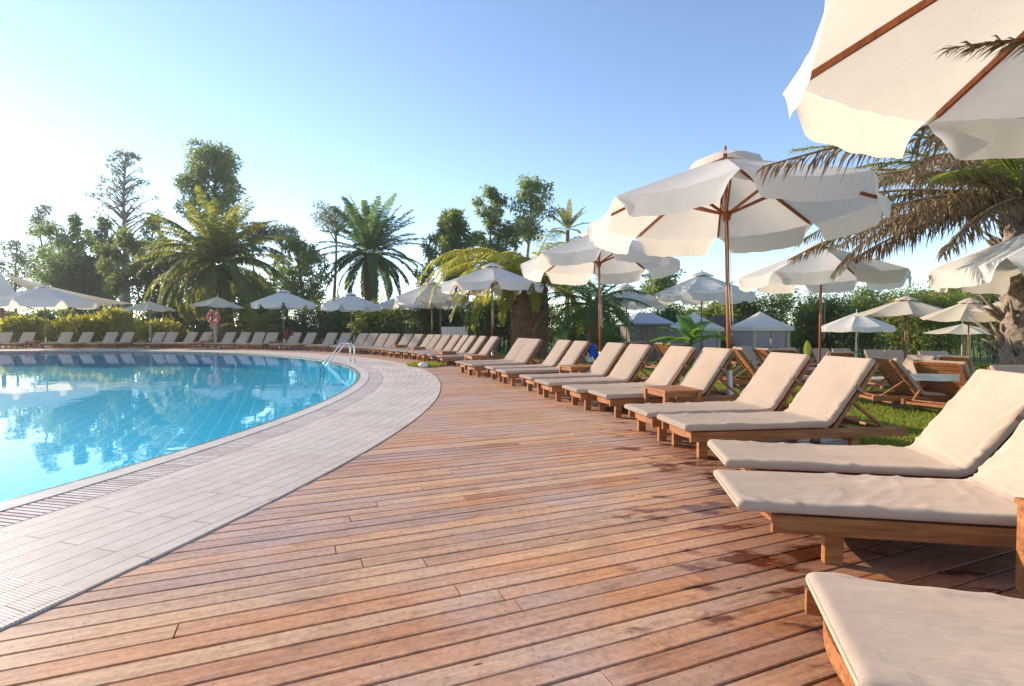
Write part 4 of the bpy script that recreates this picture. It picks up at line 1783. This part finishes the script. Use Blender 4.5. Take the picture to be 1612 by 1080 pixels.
# trees along the left and the middle, near to far as they stand in the photo
tree('thin grey-leaved tree at the far left edge above the white tent', 28, 375, 30, 455, 46, 'leaf_pine', nclump=14, per=120, lsize=.30, trunk_r=.12, tone=(.3, .8))
tree('pale thin-topped gum second from the left edge', 70, 322, 27, 440, 50, 'leaf_pine', nclump=14, per=150, lsize=.32, trunk_r=.14, tone=(.3, .8))
tree('bushy dark gum behind the white tent, left of the notch of sky', 88, 352, 40, 470, 44, 'leaf_gum', nclump=22, per=260, tone=(.15, .6))
tree('slim gum with rounded green top between two bushier gums', 128, 338, 24, 470, 45, 'leaf_gum', nclump=18, per=220, tone=(.25, .7))
tree('wide dark gum left of the bare conifer trunk', 172, 342, 33, 475, 43, 'leaf_gum', nclump=22, per=260, tone=(.1, .55))
tree('tall sparse conifer with bare trunk and thin grey branches rising above the trees', 203, 234, 46, 352, 47, 'leaf_pine', 'bark_pale', nclump=52, per=22, lsize=.32, style='pine', trunk_r=.24, tone=(.2, .7), lean_px=8)
tree('fresh green tree with straight grey trunk in front of the sparse conifer', 197, 368, 32, 455, 38, 'leaf_olive', 'bark_pale', nclump=20, per=260, trunk_r=.22, lean_px=8, tone=(.3, .9))
tree('leaning gum with gaps left of the broad drooping palm', 236, 338, 24, 420, 46, 'leaf_gum', nclump=12, per=180, lean_px=8, tone=(.2, .6))
tree('tallest dense dark tree rising above the broad drooping palm', 332, 233, 46, 345, 44, 'leaf_gum', 'bark', nclump=26, per=330, style='dense', trunk_r=.34, lean_px=6, tone=(.05, .6))
tree('small flat-topped pine right of the broad palm', 404, 352, 22, 392, 46, 'leaf_pine', 'bark', nclump=14, per=110, lsize=.3, style='umbrella', trunk_r=.16, tone=(.1, .5))
tree('small flat-topped pine with tufted crown beside the yellow-lit gum', 447, 356, 27, 385, 47, 'leaf_pine', 'bark', nclump=16, per=90, lsize=.3, style='umbrella', trunk_r=.15, tone=(.1, .5))
tree('yellow-lit gum with airy crown left of the tall upright palm', 472, 378, 38, 480, 40, 'leaf_olive', 'bark', nclump=26, per=200, tone=(.4, 1.0))
tree('thin gum trunk with sparse leaves behind the white parasol with the red towel', 432, 395, 22, 470, 44, 'leaf_olive', 'bark', nclump=12, per=110, tone=(.3, .9))
tree('sparse pine with two thin stems just left of the tall upright palm', 527, 326, 36, 372, 48, 'leaf_pine', 'bark', nclump=20, per=85, lsize=.3, style='umbrella', trunk_r=.2, lean_px=-2, tone=(.1, .6))
tree('thin airy gum right of the tall upright palm', 676, 370, 22, 455, 42, 'leaf_olive', 'bark', nclump=14, per=120, tone=(.2, .8))
tree('bushy yellow-green gum between tall upright palm and fat palm', 718, 340, 30, 440, 38, 'leaf_olive', 'bark', nclump=24, per=280, style='dense', tone=(.2, .85))
tree('slim tall gum, left one of two behind the fat palm', 771, 297, 27, 395, 40, 'leaf_gum', 'bark_pale', nclump=18, per=200, tone=(.25, .8))
tree('tallest of the two gums behind the fat palm, its pale trunk leaning', 822, 282, 36, 372, 40, 'leaf_gum', 'bark_pale', nclump=20, per=190, tone=(.2, .75), trunk_r=.2, lean_px=12)
tree('low bushy gum between the two tall gums behind the fat palm', 800, 360, 30, 430, 39, 'leaf_gum', 'bark', nclump=14, per=180, tone=(.2, .6))
tree('low tree top peeping over the lawn parasols left of the orange pole', 1035, 428, 34, 470, 44, 'leaf_olive', 'bark', nclump=14, per=180, tone=(.3, .8), style='dense')
tree('dark mass of trees filling the gap below the slim gums at left', 128, 408, 70, 492, 41, 'leaf_dark', 'bark', nclump=30, per=260, style='dense', tone=(.1, .6), squeeze=.4)
tree('dark tree behind the broad drooping palm, left side', 262, 400, 44, 492, 40, 'leaf_dark', 'bark', nclump=22, per=260, style='dense', tone=(.05, .5), squeeze=.5)
tree('dark low tree right behind the leaning palm trunk', 400, 440, 40, 500, 37, 'leaf_dark', 'bark', nclump=18, per=220, style='dense', tone=(.1, .6), squeeze=.5)


SHRUBS = 'hedges and shrubs round the garden'


def shrub(label, px, py_top, half_px, y, mat='leaf_hedge', nclump=16, per=330, lsize=.16, aspect=.38, tone=(.1, .7), depth=None, py_bot=None, flowers=None, upright=False, name='shrub', cat='shrub'):
    x = X_at(px, y)
    bz = lawn_z(x, y)
    hgt = H_at(py_top, y) - bz
    hw = half_px / F * y
    dp = depth or min(hw, 1.6)
    root = thing(name, label, cat, (x, y, bz), 0, SHRUBS)
    sb = MB()
    clumps = []
    for i in range(nclump):
        u = -1 + 2 * (i + rnd.random()) / nclump
        lvl = rnd.random()
        z = hgt * (.18 + .66 * lvl) * (1 if nclump > 18 else rnd.uniform(.72, 1.02))
        cr = min(hw * .5, hgt * rnd.uniform(.22, .34))
        c = Vector((u * (hw - cr * .6), rnd.uniform(-1, 1) * dp * .5, z))
        clumps.append((c.x, c.y, c.z, cr * 1.15, cr, cr * rnd.uniform(.8, 1.1), rnd.uniform(*tone), per))
        sb.tube([(c.x * .85, c.y * .8, 0), (c.x * .95, c.y, z * .6), (c.x, c.y, z)], [.03, .02, .008], 5)
    sb.build('stems', M['bark'], root)
    leafy('foliage', mat, clumps, length=lsize, width=lsize * aspect, droop=-.9 if upright else .15, parent=root, shell=.2 if per > 500 else .45, tvar=.28 if upright else .18)
    if flowers:
        for k in range(flowers):
            fb = MB()
            c = clumps[rnd.randrange(len(clumps))]
            a = rnd.uniform(PI, 2 * PI)
            p = Vector((c[0] + c[3] * math.cos(a) * .9, c[1] + c[4] * math.sin(a) * 1.05, c[2] + c[5] * rnd.uniform(-.5, .8)))
            for q in range(5):
                d = Vector((rnd.uniform(-1, 1), rnd.uniform(-1, .2), rnd.uniform(-1, 1))).normalized() * .045
                s_ = d.orthogonal().normalized() * .035
                fb.quadbox([p, p + d + s_, p + d * 1.6, p + d - s_], .5, ((0, 1, 2, 3),))
            fb.build('flower', M['flower_red'], root)
    return root


# far left: yellow variegated shrubs in front, darker ones behind
shrub('low yellow-green shrub left of the big parasol pole', 45, 500, 34, 30.0, 'leaf_yellow', 16, 210, .34, .34, (.3, .9), upright=True)
shrub('yellow-green shrub right of the big parasol pole', 118, 498, 34, 30.0, 'leaf_yellow', 16, 210, .34, .34, (.3, .9), upright=True)
shrub('tall yellow-lit shrub left of the small cream parasol', 180, 490, 34, 30.5, 'leaf_yellow', 18, 230, .34, .34, (.4, 1.0), upright=True)
shrub('yellow-lit shrub behind the small cream parasol', 238, 494, 30, 30.2, 'leaf_yellow', 16, 220, .34, .34, (.35, 1.0), upright=True)
shrub('yellow-green shrub sloping down left of the lifebuoy', 276, 512, 20, 30.0, 'leaf_yellow', 10, 260, .24, .42, (.2, .8), upright=True)
shrub('pink-flecked bush above the yellow shrubs', 158, 478, 26, 33.0, 'leaf_olive', 12, 280, .24, .4, (.3, .9))
shrub('single dark pointed bush at the tip of the white tent', 182, 468, 12, 33.5, 'leaf_dark', 8, 200, .22, .4, (.1, .5))
shrub('dark undergrowth in deep shade under the white tent', 50, 487, 70, 36, 'leaf_dark', 20, 240, .26, .4, (.0, .35))
shrub('dark hedge between the yellow shrubs and the leaning palm', 285, 472, 55, 35, 'leaf_dark', 20, 300, .26, .4, (.0, .4))
shrub('bright loose bush right of the leaning palm trunk', 405, 470, 36, 33.5, 'leaf_hedge', 16, 300, .24, .4, (.4, 1.0))
shrub('dark green hedge behind the parasol with the red towel', 480, 474, 62, 33, 'leaf_dark', 28, 420, .2, .3, (.2, .8))
shrub('yellow-topped hedge between the ladder parasol and its neighbour', 545, 470, 42, 34.5, 'leaf_hedge', 22, 360, .22, .35, (.5, 1.0))
shrub('mixed hedge behind the four grey shaded loungers', 612, 472, 52, 31, 'leaf_hedge', 26, 420, .2, .35, (.1, .7))
shrub('dark hedge left of the fat palm trunk', 695, 470, 52, 28, 'leaf_dark', 26, 420, .18, .35, (.1, .7))
shrub('blue-green hedge behind the fat palm trunk', 785, 462, 58, 26, 'leaf_dark', 28, 420, .17, .35, (.1, .8))
shrub('olive hedge right of the fat palm trunk', 905, 478, 55, 24, 'leaf_hedge', 24, 400, .15, .35, (.0, .5))
shrub('dark hedge behind the grey shed', 1010, 478, 62, 34, 'leaf_dark', 22, 620, .2, .35, (.1, .7))
shrub('lit hedge left of the curtained gazebo', 1100, 470, 60, 36, 'leaf_hedge', 24, 620, .22, .35, (.3, .9))
shrub('tall oleander hedge behind the curtained gazebo', 1195, 452, 62, 34, 'leaf_hedge', 28, 620, .22, .3, (.2, .9))
shrub('dark oleander hedge right of the curtained gazebo', 1290, 458, 60, 31, 'leaf_hedge', 28, 620, .2, .3, (.0, .6))
shrub('tall lit hedge behind the small white lawn parasol', 1372, 448, 55, 29, 'leaf_hedge', 28, 620, .18, .3, (.2, .9))
shrub('oleander with red flowers behind the cream parasol', 1450, 452, 58, 25, 'leaf_hedge', 30, 620, .17, .3, (.05, .6), flowers=26)
shrub('bright yellow-green hedge top behind the two-tiered parasol', 1495, 432, 62, 31, 'leaf_hedge', 28, 620, .2, .3, (.4, 1.0))
shrub('tall hedge behind the dry palm trunk at the right edge', 1585, 428, 62, 26, 'leaf_hedge', 28, 620, .18, .3, (.2, .9))
shrub('low yellow tuft at the foot of the dry palm', 1555, 548, 16, 9.4, 'leaf_yellow', 7, 160, .10, .2, (.4, .9), upright=True)
shrub('dark shaded bush between the gazebo and the shed', 1150, 520, 26, 27, 'leaf_dark', 12, 240, .16, .35, (.0, .4))
shrub('low dark bush below the blue-towel parasol', 960, 522, 24, 17, 'leaf_hedge', 10, 260, .14, .3, (.1, .5))


# banana plant on the lawn
def banana(label, px, y):
    x = X_at(px, y)
    bz = lawn_z(x, y)
    root = thing('banana_plant', label, 'plant', (x, y, bz), 0)
    st = MB()
    st.tube([(0, 0, 0), (.02, 0, .5), (0, .02, 1.0)], [.09, .07, .04], 10)
    st.build('stem', M['leaf_banana'], root, True)
    for k, (az, el, ln) in enumerate(((185, .55, 1.15), (5, .55, 1.1), (150, .9, 1.0), (35, .95, 1.15), (210, .35, 1.0), (-25, .35, 1.05), (250, .7, .9), (95, 1.1, 1.0), (300, .5, .9))):
        az = R(az)
        lf = MB()
        G = []
        n = 12
        p = Vector((0, 0, .75 + .03 * k))
        e = el
        for i in range(n + 1):
            t = i / n
            d = Vector((math.cos(e) * math.cos(az), math.cos(e) * math.sin(az), math.sin(e)))
            s = Vector((-math.sin(az), math.cos(az), 0))
            up = s.cross(d) * -1
            w = .21 * math.sin(PI * min(1, .06 + .94 * t)) ** .6 if t > .16 else .012
            G.append([p - s * w + Vector((0, 0, .12 * w - .05 * mnoise.noise(p * 4))), p - s * w * .5 + Vector((0, 0, -.02)), p + Vector((0, 0, -.035)),
                      p + s * w * .5 + Vector((0, 0, -.02)), p + s * w + Vector((0, 0, .12 * w))])
            p = p + d * ln / n
            e -= (1.15 / n) * (.6 + t)
        lf.grid(G, False, .3 + .6 * rnd.random())
        lf.build('leaf', M['leaf_banana'], root, True)
    return root


banana('banana plant with broad bright leaves on the lawn left of the orange pole', 1087, 13.2)


# a tall yellow leaf standing in front of the hedge
def big_leaf():
    y = 22.0
    x = X_at(1272, y)
    bz = lawn_z(x, y)
    root = thing('variegated_leaf_plant', 'tall narrow yellow variegated leaf standing in front of the oleander hedge', 'plant', (x, y, bz))
    lf = MB()
    G = []
    for i in range(13):
        t = i / 12
        w = .17 * math.sin(PI * (.04 + .94 * t)) ** .8
        z = .30 + .75 * t
        G.append([(-w, .04 * t, z), (-w * .3, .06, z), (w * .3, .06, z), (w, .02, z)])
    lf.grid(G, False, .95)
    lf.build('leaf', M['leaf_yellow'], root, True)
    st = MB()
    st.tube([(0, .05, 0), (0, .05, .4)], .015, 6)
    st.build('stem', M['leaf_yellow'], root)


big_leaf()


# grass blades: on the visible lawn and the small patch by the walkway
def grass(name, label, pts, hmin, hmax):
    n = len(pts)
    pts = np.asarray(pts)
    d = rng.normal(size=(n, 3)) * .45
    d[:, 2] = 1
    ln = hmin + (hmax - hmin) * rng.random(n)
    me = leaf_mesh(name, M['grass'], pts, d, ln, ln * .16 + .003, np.clip(.5 + .25 * rng.normal(size=n), 0, 1))
    return tag(link(name, me), label, 'grass', None, 'stuff')


pts = []
while len(pts) < 60000:
    y = 3.6 + 12 * rnd.random() ** 1.5
    x = rnd.uniform(1.5, 1.05 * y)
    if math.hypot(x - PC[0], y - PC[1]) > R_DECK + .03:
        pts.append((x, y, lawn_z(x, y) - .004))
grass('grass', 'short sunlit lawn grass beyond the wooden deck', pts, .03, .075)
pts = []
gx, gy = X_at(672, 14.4), 14.4
for k in range(2600):
    a_, r_ = rnd.uniform(0, 2 * PI), math.sqrt(rnd.random())
    pts.append((gx + .52 * r_ * math.cos(a_), gy + .75 * r_ * math.sin(a_), .004))
grass('grass_patch', 'small bright grass patch on the deck beside the tiled walkway', pts, .05, .11)

# white stone beside the grass patch
st = MB()
prof = []
for k in range(14):
    a_ = 2 * PI * k / 14
    col = []
    for j in range(9):
        b_ = -PI / 2 + PI * j / 8
        r_ = .11 * (1 + .18 * mnoise.noise(Vector((math.cos(a_) * 1.5, math.sin(a_) * 1.5, b_ * 1.3))))
        col.append((r_ * math.cos(b_) * math.cos(a_) * 1.25, r_ * math.cos(b_) * math.sin(a_), .06 + r_ * math.sin(b_) * .7))
    prof.append(col)
st.grid(prof, True)
o = tag(st.build('stone', M['stone_white'], None, True), 'rounded pale stone at the end of the small grass patch', 'stone')
o.location = (X_at(667, 13.7), 13.7, 0)


# ------------------------------------------------------------------ pool ladder
def ladder():
    # feet on the paving, rails bending over the edge into the water
    fx, fy = X_at(556, 15.8), 15.8
    ang = math.atan2(fy - PC[1], fx - PC[0])
    rad = R_POOL + .42
    root = thing('pool_ladder', 'curved stainless pool ladder at the far right end of the pool', 'ladder', (PC[0] + rad * math.cos(ang), PC[1] + rad * math.sin(ang), 0), ang)
    for s in (-.23, .23):
        rb = MB()
        pts = [(0, s, 0), (0, s, .30)]
        for k in range(1, 10):
            a_ = PI * k / 10 * .86
            pts.append((-.18 + .18 * math.cos(a_), s, .40 + .18 * math.sin(a_)))
        pts += [(-.46, s, .32), (-.72, s, .06), (-.86, s, -.12), (-.90, s, -.55)]
        rb.tube(pts, .022, 10)
        ro = rb.build('rail', M['steel'], root, True)
        fl = MB()
        fl.lathe([(.0, .03), (.05, .03), (.055, .012), (.055, .0)], 14, (0, s))
        fl.build('flange', M['steel'], ro, True)
    for k in range(3):
        tb = MB()
        tb.box((-.88, 0, -.12 - .17 * k), (.08, .44, .025))
        tb.build('tread', M['steel'], root)
    return root


ladder()


# ------------------------------------------------------------------ red lifebuoy on its post
def buoy():
    x, y = X_at(338, 26.9), 26.9
    bz = 0.0
    post = thing('lifebuoy_post', 'pale post carrying the red lifebuoy', 'post', (x, y, bz))
    pm = MB()
    pm.tube([(0, 0, 0), (0, 0, 1.85)], .045, 10)
    pm.box((0, 0, .02), (.26, .26, .04))
    pm.build('shaft', M['pale_pole'], post, True)
    hk = MB()
    hk.tube([(0, -.04, 1.82), (0, -.16, 1.83), (0, -.16, 1.90)], .012, 6)
    hk.build('hook', M['steel'], post)
    root = thing('lifebuoy', 'red ring lifebuoy hanging on a post in front of the leaning palm', 'lifebuoy', (x, y - .13, 1.56))
    rb = MB()
    P = []
    for k in range(36):
        a_ = 2 * PI * k / 36
        P.append([((.25 + .065 * math.cos(b)) * math.cos(a_), .065 * math.sin(b), (.25 + .065 * math.cos(b)) * math.sin(a_)) for b in [2 * PI * j / 14 for j in range(15)]])
    rb.grid(P, True)
    rb.build('ring', M['buoy_red'], root, True)
    for k in range(4):
        a0 = PI / 4 + k * PI / 2
        bb = MB()
        P = []
        for i in range(6):
            a_ = a0 - .09 + .18 * i / 5
            P.append([((.25 + .069 * math.cos(b)) * math.cos(a_), .069 * math.sin(b), (.25 + .069 * math.cos(b)) * math.sin(a_)) for b in [2 * PI * j / 14 for j in range(15)]])
        bb.grid(P)
        bb.build('band', M['white_cloth'], root, True)
    rp = MB()
    pts = []
    for k in range(49):
        a_ = 2 * PI * k / 48
        r_ = .325 + .022 * abs(math.sin(2 * a_ + PI / 2))
        pts.append((r_ * math.cos(a_), 0, r_ * math.sin(a_)))
    rp.tube(pts, .008, 6, False)
    rp.build('grab_line', M['rope'], root)


buoy()


# ------------------------------------------------------------------ cloths
def cloth(name, label, cat, mat, x, y, z, w, h, rz=0.0, fold=0.04, thick=.012, seed=0, slant=0.0):
    """a cloth hanging over an edge, folded in waves"""
    mb = MB()
    NX, NZ = 18, 14
    for side in (0, 1):
        G = []
        for i in range(NX + 1):
            u = i / NX
            row = []
            for j in range(NZ + 1):
                t = j / NZ
                wv = fold * math.sin(u * 9 + seed) * t + .5 * fold * mnoise.noise(Vector((u * 4, t * 3, seed)))
                row.append(((u - .5) * w * (1 - .12 * t) + slant * t, wv + (thick if side else 0), -h * t))
            G.append(row)
        if side:
            G = G[::-1]
        mb.grid(G)
    o = mb.build(name, M[mat], None, True)
    o.location = (x, y, z)
    o.rotation_euler = (0, 0, rz)
    return tag(o, label, cat)


t_ = .342
bx, by = -.107 - math.sin(t_) * LW / 2, 9.26 + math.cos(t_) * LW / 2
hx = LS + LB * math.cos(LANG) + .06
cloth('blue_towel', 'blue towel hanging behind the lounger backrest at the brown parasol pole', 'towel', 'blue_cloth',
      bx + hx * math.cos(t_) + .05, by + hx * math.sin(t_) - .18, .74, .26, .26, t_ - R(70), .04, seed=1, slant=.10)
cloth('white_towel', 'white towel hanging just below the blue towel', 'towel', 'white_cloth',
      bx + hx * math.cos(t_) + .02, by + hx * math.sin(t_) - .20, .50, .24, .11, t_ - R(70), .03, seed=3, slant=.10)
cloth('red_towel', 'red towel hanging by the parasol pole, left piece of two', 'towel', 'red_cloth', X_at(451, 26.0), 26.0, .88, .16, .46, .2, .05, seed=2)
cloth('red_towel', 'small red towel hanging over a lounger backrest right of the parasol pole', 'towel', 'red_cloth', X_at(460, 25.2), 25.2, .84, .12, .20, .2, .04, seed=5)
cloth('white_cloth', 'white cloth laid over the slatted back of the large wooden lawn lounger', 'cloth', 'white_cloth', X_at(1472, 7.35), 7.35, lawn_z(5.9, 7.35) + .60, .62, .10, R(-12), .03, seed=6, slant=.05)


# ------------------------------------------------------------------ tent, gazebos, shed
def tent():
    y0 = 33.0
    root = thing('canvas_tent', 'white peaked canvas tent with a long drooping sail at the far left edge', 'tent', (X_at(-20, y0), y0, lawn_z(X_at(-20, y0), y0)))
    ox, oz = X_at(-20, y0), lawn_z(X_at(-20, y0), y0)

    def pt(px, py, dy=0.0):
        yy = y0 + dy
        return Vector((X_at(px, yy) - ox, dy, H_at(py, yy) - oz))

    def sail(name, A, B, Cc, sag, n=16):
        mb = MB()
        for sd in (0, .03):
            G = []
            for i in range(n + 1):
                u = i / n
                row = []
                for j in range(n + 1):
                    v = j / n
                    e = B.lerp(Cc, v)
                    p = A.lerp(e, u)
                    p = p + Vector((0, sd, -sag * math.sin(PI * u) * (.6 + .4 * math.sin(PI * v)) - .5 * sag * math.sin(PI * v) * u * .6))
                    row.append(p)
                G.append(row)
            mb.grid(G if not sd else G[::-1])
        return mb.build(name, M['canvas'], root, True)

    peak = pt(4, 429)
    sail('front_panel', peak, pt(-60, 478, -2.0), pt(42, 474, -2.0), .30)
    sail('side_sail', pt(6, 430, .3), pt(210, 478, 0), pt(95, 482, 2.5), .25)
    sail('lower_sail', pt(40, 445, .6), pt(100, 476, -1.0), pt(175, 479, -.2), .2)
    for px, py, dy in ((4, 429, 0), (4, 474, -2.0), (209, 478, .05)):
        p = pt(px, py, dy)
        mb = MB()
        mb.tube([(p.x, p.y, 0), (p.x, p.y, p.z)], .12 if px == 4 and dy < 0 else .05, 10)
        mb.build('pole', M['teak_pole'], root, True)


tent()


def gazebo(label, px, y, w, eave_py, top_py, curtains=True, wall=None, open_front=False):
    x = X_at(px, y)
    bz = lawn_z(x, y)
    root = thing('gazebo', label, 'gazebo', (x, y, bz), R(8), 'small white-roofed gazebos on the lawn')
    ez, tz = H_at(eave_py, y) - bz, H_at(top_py, y) - bz
    rf = MB()
    hw = w / 2
    cs = [(-hw, -hw), (hw, -hw), (hw, hw), (-hw, hw)]
    for k in range(4):
        a_, b_ = cs[k], cs[(k + 1) % 4]
        G = []
        for i in range(9):
            u = i / 8
            row = []
            for j in range(8):
                t = j / 7
                ex, ey = a_[0] + (b_[0] - a_[0]) * u, a_[1] + (b_[1] - a_[1]) * u
                row.append((ex * t, ey * t, tz + (ez - tz) * t - .05 * math.sin(PI * t)))
            row.append((ex, ey, ez - .17))
            G.append(row)
        rf.grid(G)
    rf.build('roof', M['canvas'], root)
    for sx, sy in ((-1, -1), (1, -1), (1, 1), (-1, 1)):
        pm = MB()
        pm.box((sx * (hw - .2), sy * (hw - .2), (ez - .02) / 2), (.16, .16, ez - .02))
        pm.build('post', M['pale_pole'], root)
    if curtains:
        for sd, (ax, bx_) in enumerate(((-hw + .29, -.04), (.04, hw - .29))):
            cb = MB()
            G = []
            for i in range(41):
                u = i / 40
                xx = ax + (bx_ - ax) * u
                row = []
                for j in range(7):
                    t = j / 6
                    row.append((xx + .02 * math.sin(u * 9) * t, -hw + .2 + .05 * math.sin(u * 40) * (.5 + .5 * t), (ez - .15) * (1 - t) + .03 * t))
                G.append(row)
            cb.grid(G)
            cb.build('curtain', M['curtain'], root, True)
        for sy in (-1, 1):
            cb = MB()
            G = []
            for i in range(31):
                u = i / 30
                yy = -hw + .3 + (2 * hw - .6) * u
                G.append([(sy * (hw - .2) + .05 * math.sin(u * 36), yy, (ez - .15) * (1 - j / 5) + .03) for j in range(6)])
            cb.grid(G)
            cb.build('curtain', M['curtain'], root, True)
    return root


gazebo('white-roofed gazebo with closed grey curtains before the oleander hedge', 1196, 26.0, 2.15, 515, 490)
gazebo('white-roofed gazebo with mauve curtains behind the banana plant', 1092, 26.5, 2.1, 516, 491)


def shed(label, px, y, w, d, eave_py, top_py, roofmat, wallmat, name='shed', door=True):
    x = X_at(px, y)
    bz = lawn_z(x, y)
    root = thing(name, label, 'shed', (x, y, bz), R(6))
    ez, tz = H_at(eave_py, y) - bz, H_at(top_py, y) - bz
    wl = MB()
    n = int(w / .13)
    for k in range(n):
        xx = -w / 2 + w * (k + .5) / n
        for yy in (-d / 2, d / 2):
            wl.box((xx, yy, ez / 2), (w / n - .008, .03, ez))
    m = int(d / .13)
    for k in range(m):
        yy = -d / 2 + .02 + (d - .04) * (k + .5) / m
        for xx in (-w / 2 + .012, w / 2 - .012):
            wl.box((xx, yy, ez / 2), (.03, (d - .04) / m - .008, ez))
    wl.build('wall', M[wallmat], root)
    rf = MB()
    o_ = .18
    a_, b_ = w / 2 + o_, d / 2 + o_
    r_ = w * .18
    rf.quadbox([(-a_, -b_, ez), (a_, -b_, ez), (a_, b_, ez), (-a_, b_, ez), (-r_, -.05, tz), (r_, -.05, tz), (r_, .05, tz), (-r_, .05, tz)])
    rf.quadbox([(-a_, -b_, ez - .06), (a_, -b_, ez - .06), (a_, b_, ez - .06), (-a_, b_, ez - .06), (-a_, -b_, ez - .002), (a_, -b_, ez - .002), (a_, b_, ez - .002), (-a_, b_, ez - .002)])
    rf.build('roof', M[roofmat], root)
    if door:
        db = MB()
        for k in range(5):
            db.box((-.1 + (k - 2) * .16, -d / 2 - .03, ez * .46), (.15, .025, ez * .92))
        dr = db.build('door', M['old_wood'], root)
        hb = MB()
        hb.tube([(.20, -d / 2 - .06, ez * .45), (.20, -d / 2 - .06, ez * .52)], .012, 6)
        hb.build('handle', M['dark_metal'], dr)
    return root


shed('grey plank shed with pale blue-grey hipped roof behind the lawn', 1014, 25.0, 1.75, 1.9, 509, 492, 'roof_grey', 'shed_wood')
shed('dark brown-roofed hut right of the mauve-curtained gazebo', 1132, 30.0, 1.7, 1.6, 511, 497, 'roof_brown', 'old_wood', 'hut', False)


def screen():
    y = 21.0
    x = X_at(716, y)
    root = thing('wooden_screen', 'pale upright plank screen behind the loungers left of the fat palm', 'screen', (x, y, lawn_z(x, y)), R(5))
    for k in range(9):
        b = MB()
        b.box(((k - 4) * .118, 0, .53), (.108, .022, 1.06))
        b.build('plank', M['white_paint'], root)
    for s in (-1, 1):
        b = MB()
        b.box((s * .42, .045, .50), (.07, .06, 1.0))
        b.build('post', M['pale_pole'], root)


screen()

# ------------------------------------------------------------------ haze volume, added to lift the dark far trees
hz = MB()
hz.box((0, 30, 9.0), (340, 300, 21.0))
hm = bpy.data.materials.new('haze')
hm.use_nodes = True
hm.node_tree.nodes.clear()
ho = hm.node_tree.nodes.new('ShaderNodeOutputMaterial')
hv = hm.node_tree.nodes.new('ShaderNodeVolumePrincipled')
hv.inputs['Color'].default_value = (.92, .95, 1, 1)
hv.inputs['Density'].default_value = 0.0007
hv.inputs['Anisotropy'].default_value = 0.4
hm.node_tree.links.new(hv.outputs[0], ho.inputs['Volume'])
hobj = hz.build('haze', hm)
tag(hobj, 'thin haze between the pool and the far trees, added to lift their darks', 'haze', None, 'stuff')
# ------------------------------------------------------------------ light
SUN_AZ, SUN_EL = R(62), R(19.5)       # left of the view direction, low
sdir = Vector((-math.sin(SUN_AZ) * math.cos(SUN_EL), math.cos(SUN_AZ) * math.cos(SUN_EL), math.sin(SUN_EL)))
sl = bpy.data.lights.new('sun', 'SUN')
sl.energy = 3.9
sl.angle = R(0.53)
sl.color = (1.0, .845, .68)
so = bpy.data.objects.new('sun', sl)
COL.objects.link(so)
so.rotation_euler = (-sdir).to_track_quat('-Z', 'Y').to_euler()
so.location = (-20, 20, 30)

w = bpy.data.worlds.new('World')
C.world = w
w.use_nodes = True
nt = w.node_tree
nt.nodes.clear()
wo = nt.nodes.new('ShaderNodeOutputWorld')
bg = nt.nodes.new('ShaderNodeBackground')
sky = nt.nodes.new('ShaderNodeTexSky')
sky.sky_type = 'NISHITA'
sky.sun_disc = False
sky.sun_elevation = SUN_EL
sky.sun_rotation = -SUN_AZ
sky.altitude = 0
sky.air_density = 0.75
sky.dust_density = 0.05
sky.ozone_density = 1.0
bg.inputs['Strength'].default_value = 0.15
nt.links.new(sky.outputs[0], bg.inputs['Color'])
nt.links.new(bg.outputs[0], wo.inputs['Surface'])

C.view_settings.view_transform = 'Standard'
C.view_settings.look = 'None'
C.view_settings.gamma = 1.0
C.view_settings.exposure = 1.06
C.render.engine = 'CYCLES'
C.cycles.use_denoising = True
C.cycles.volume_bounces = 0
C.cycles.max_bounces = 8
C.cycles.diffuse_bounces = 4
C.cycles.transmission_bounces = 6
C.cycles.transparent_max_bounces = 12
C.cycles.sample_clamp_indirect = 8.0
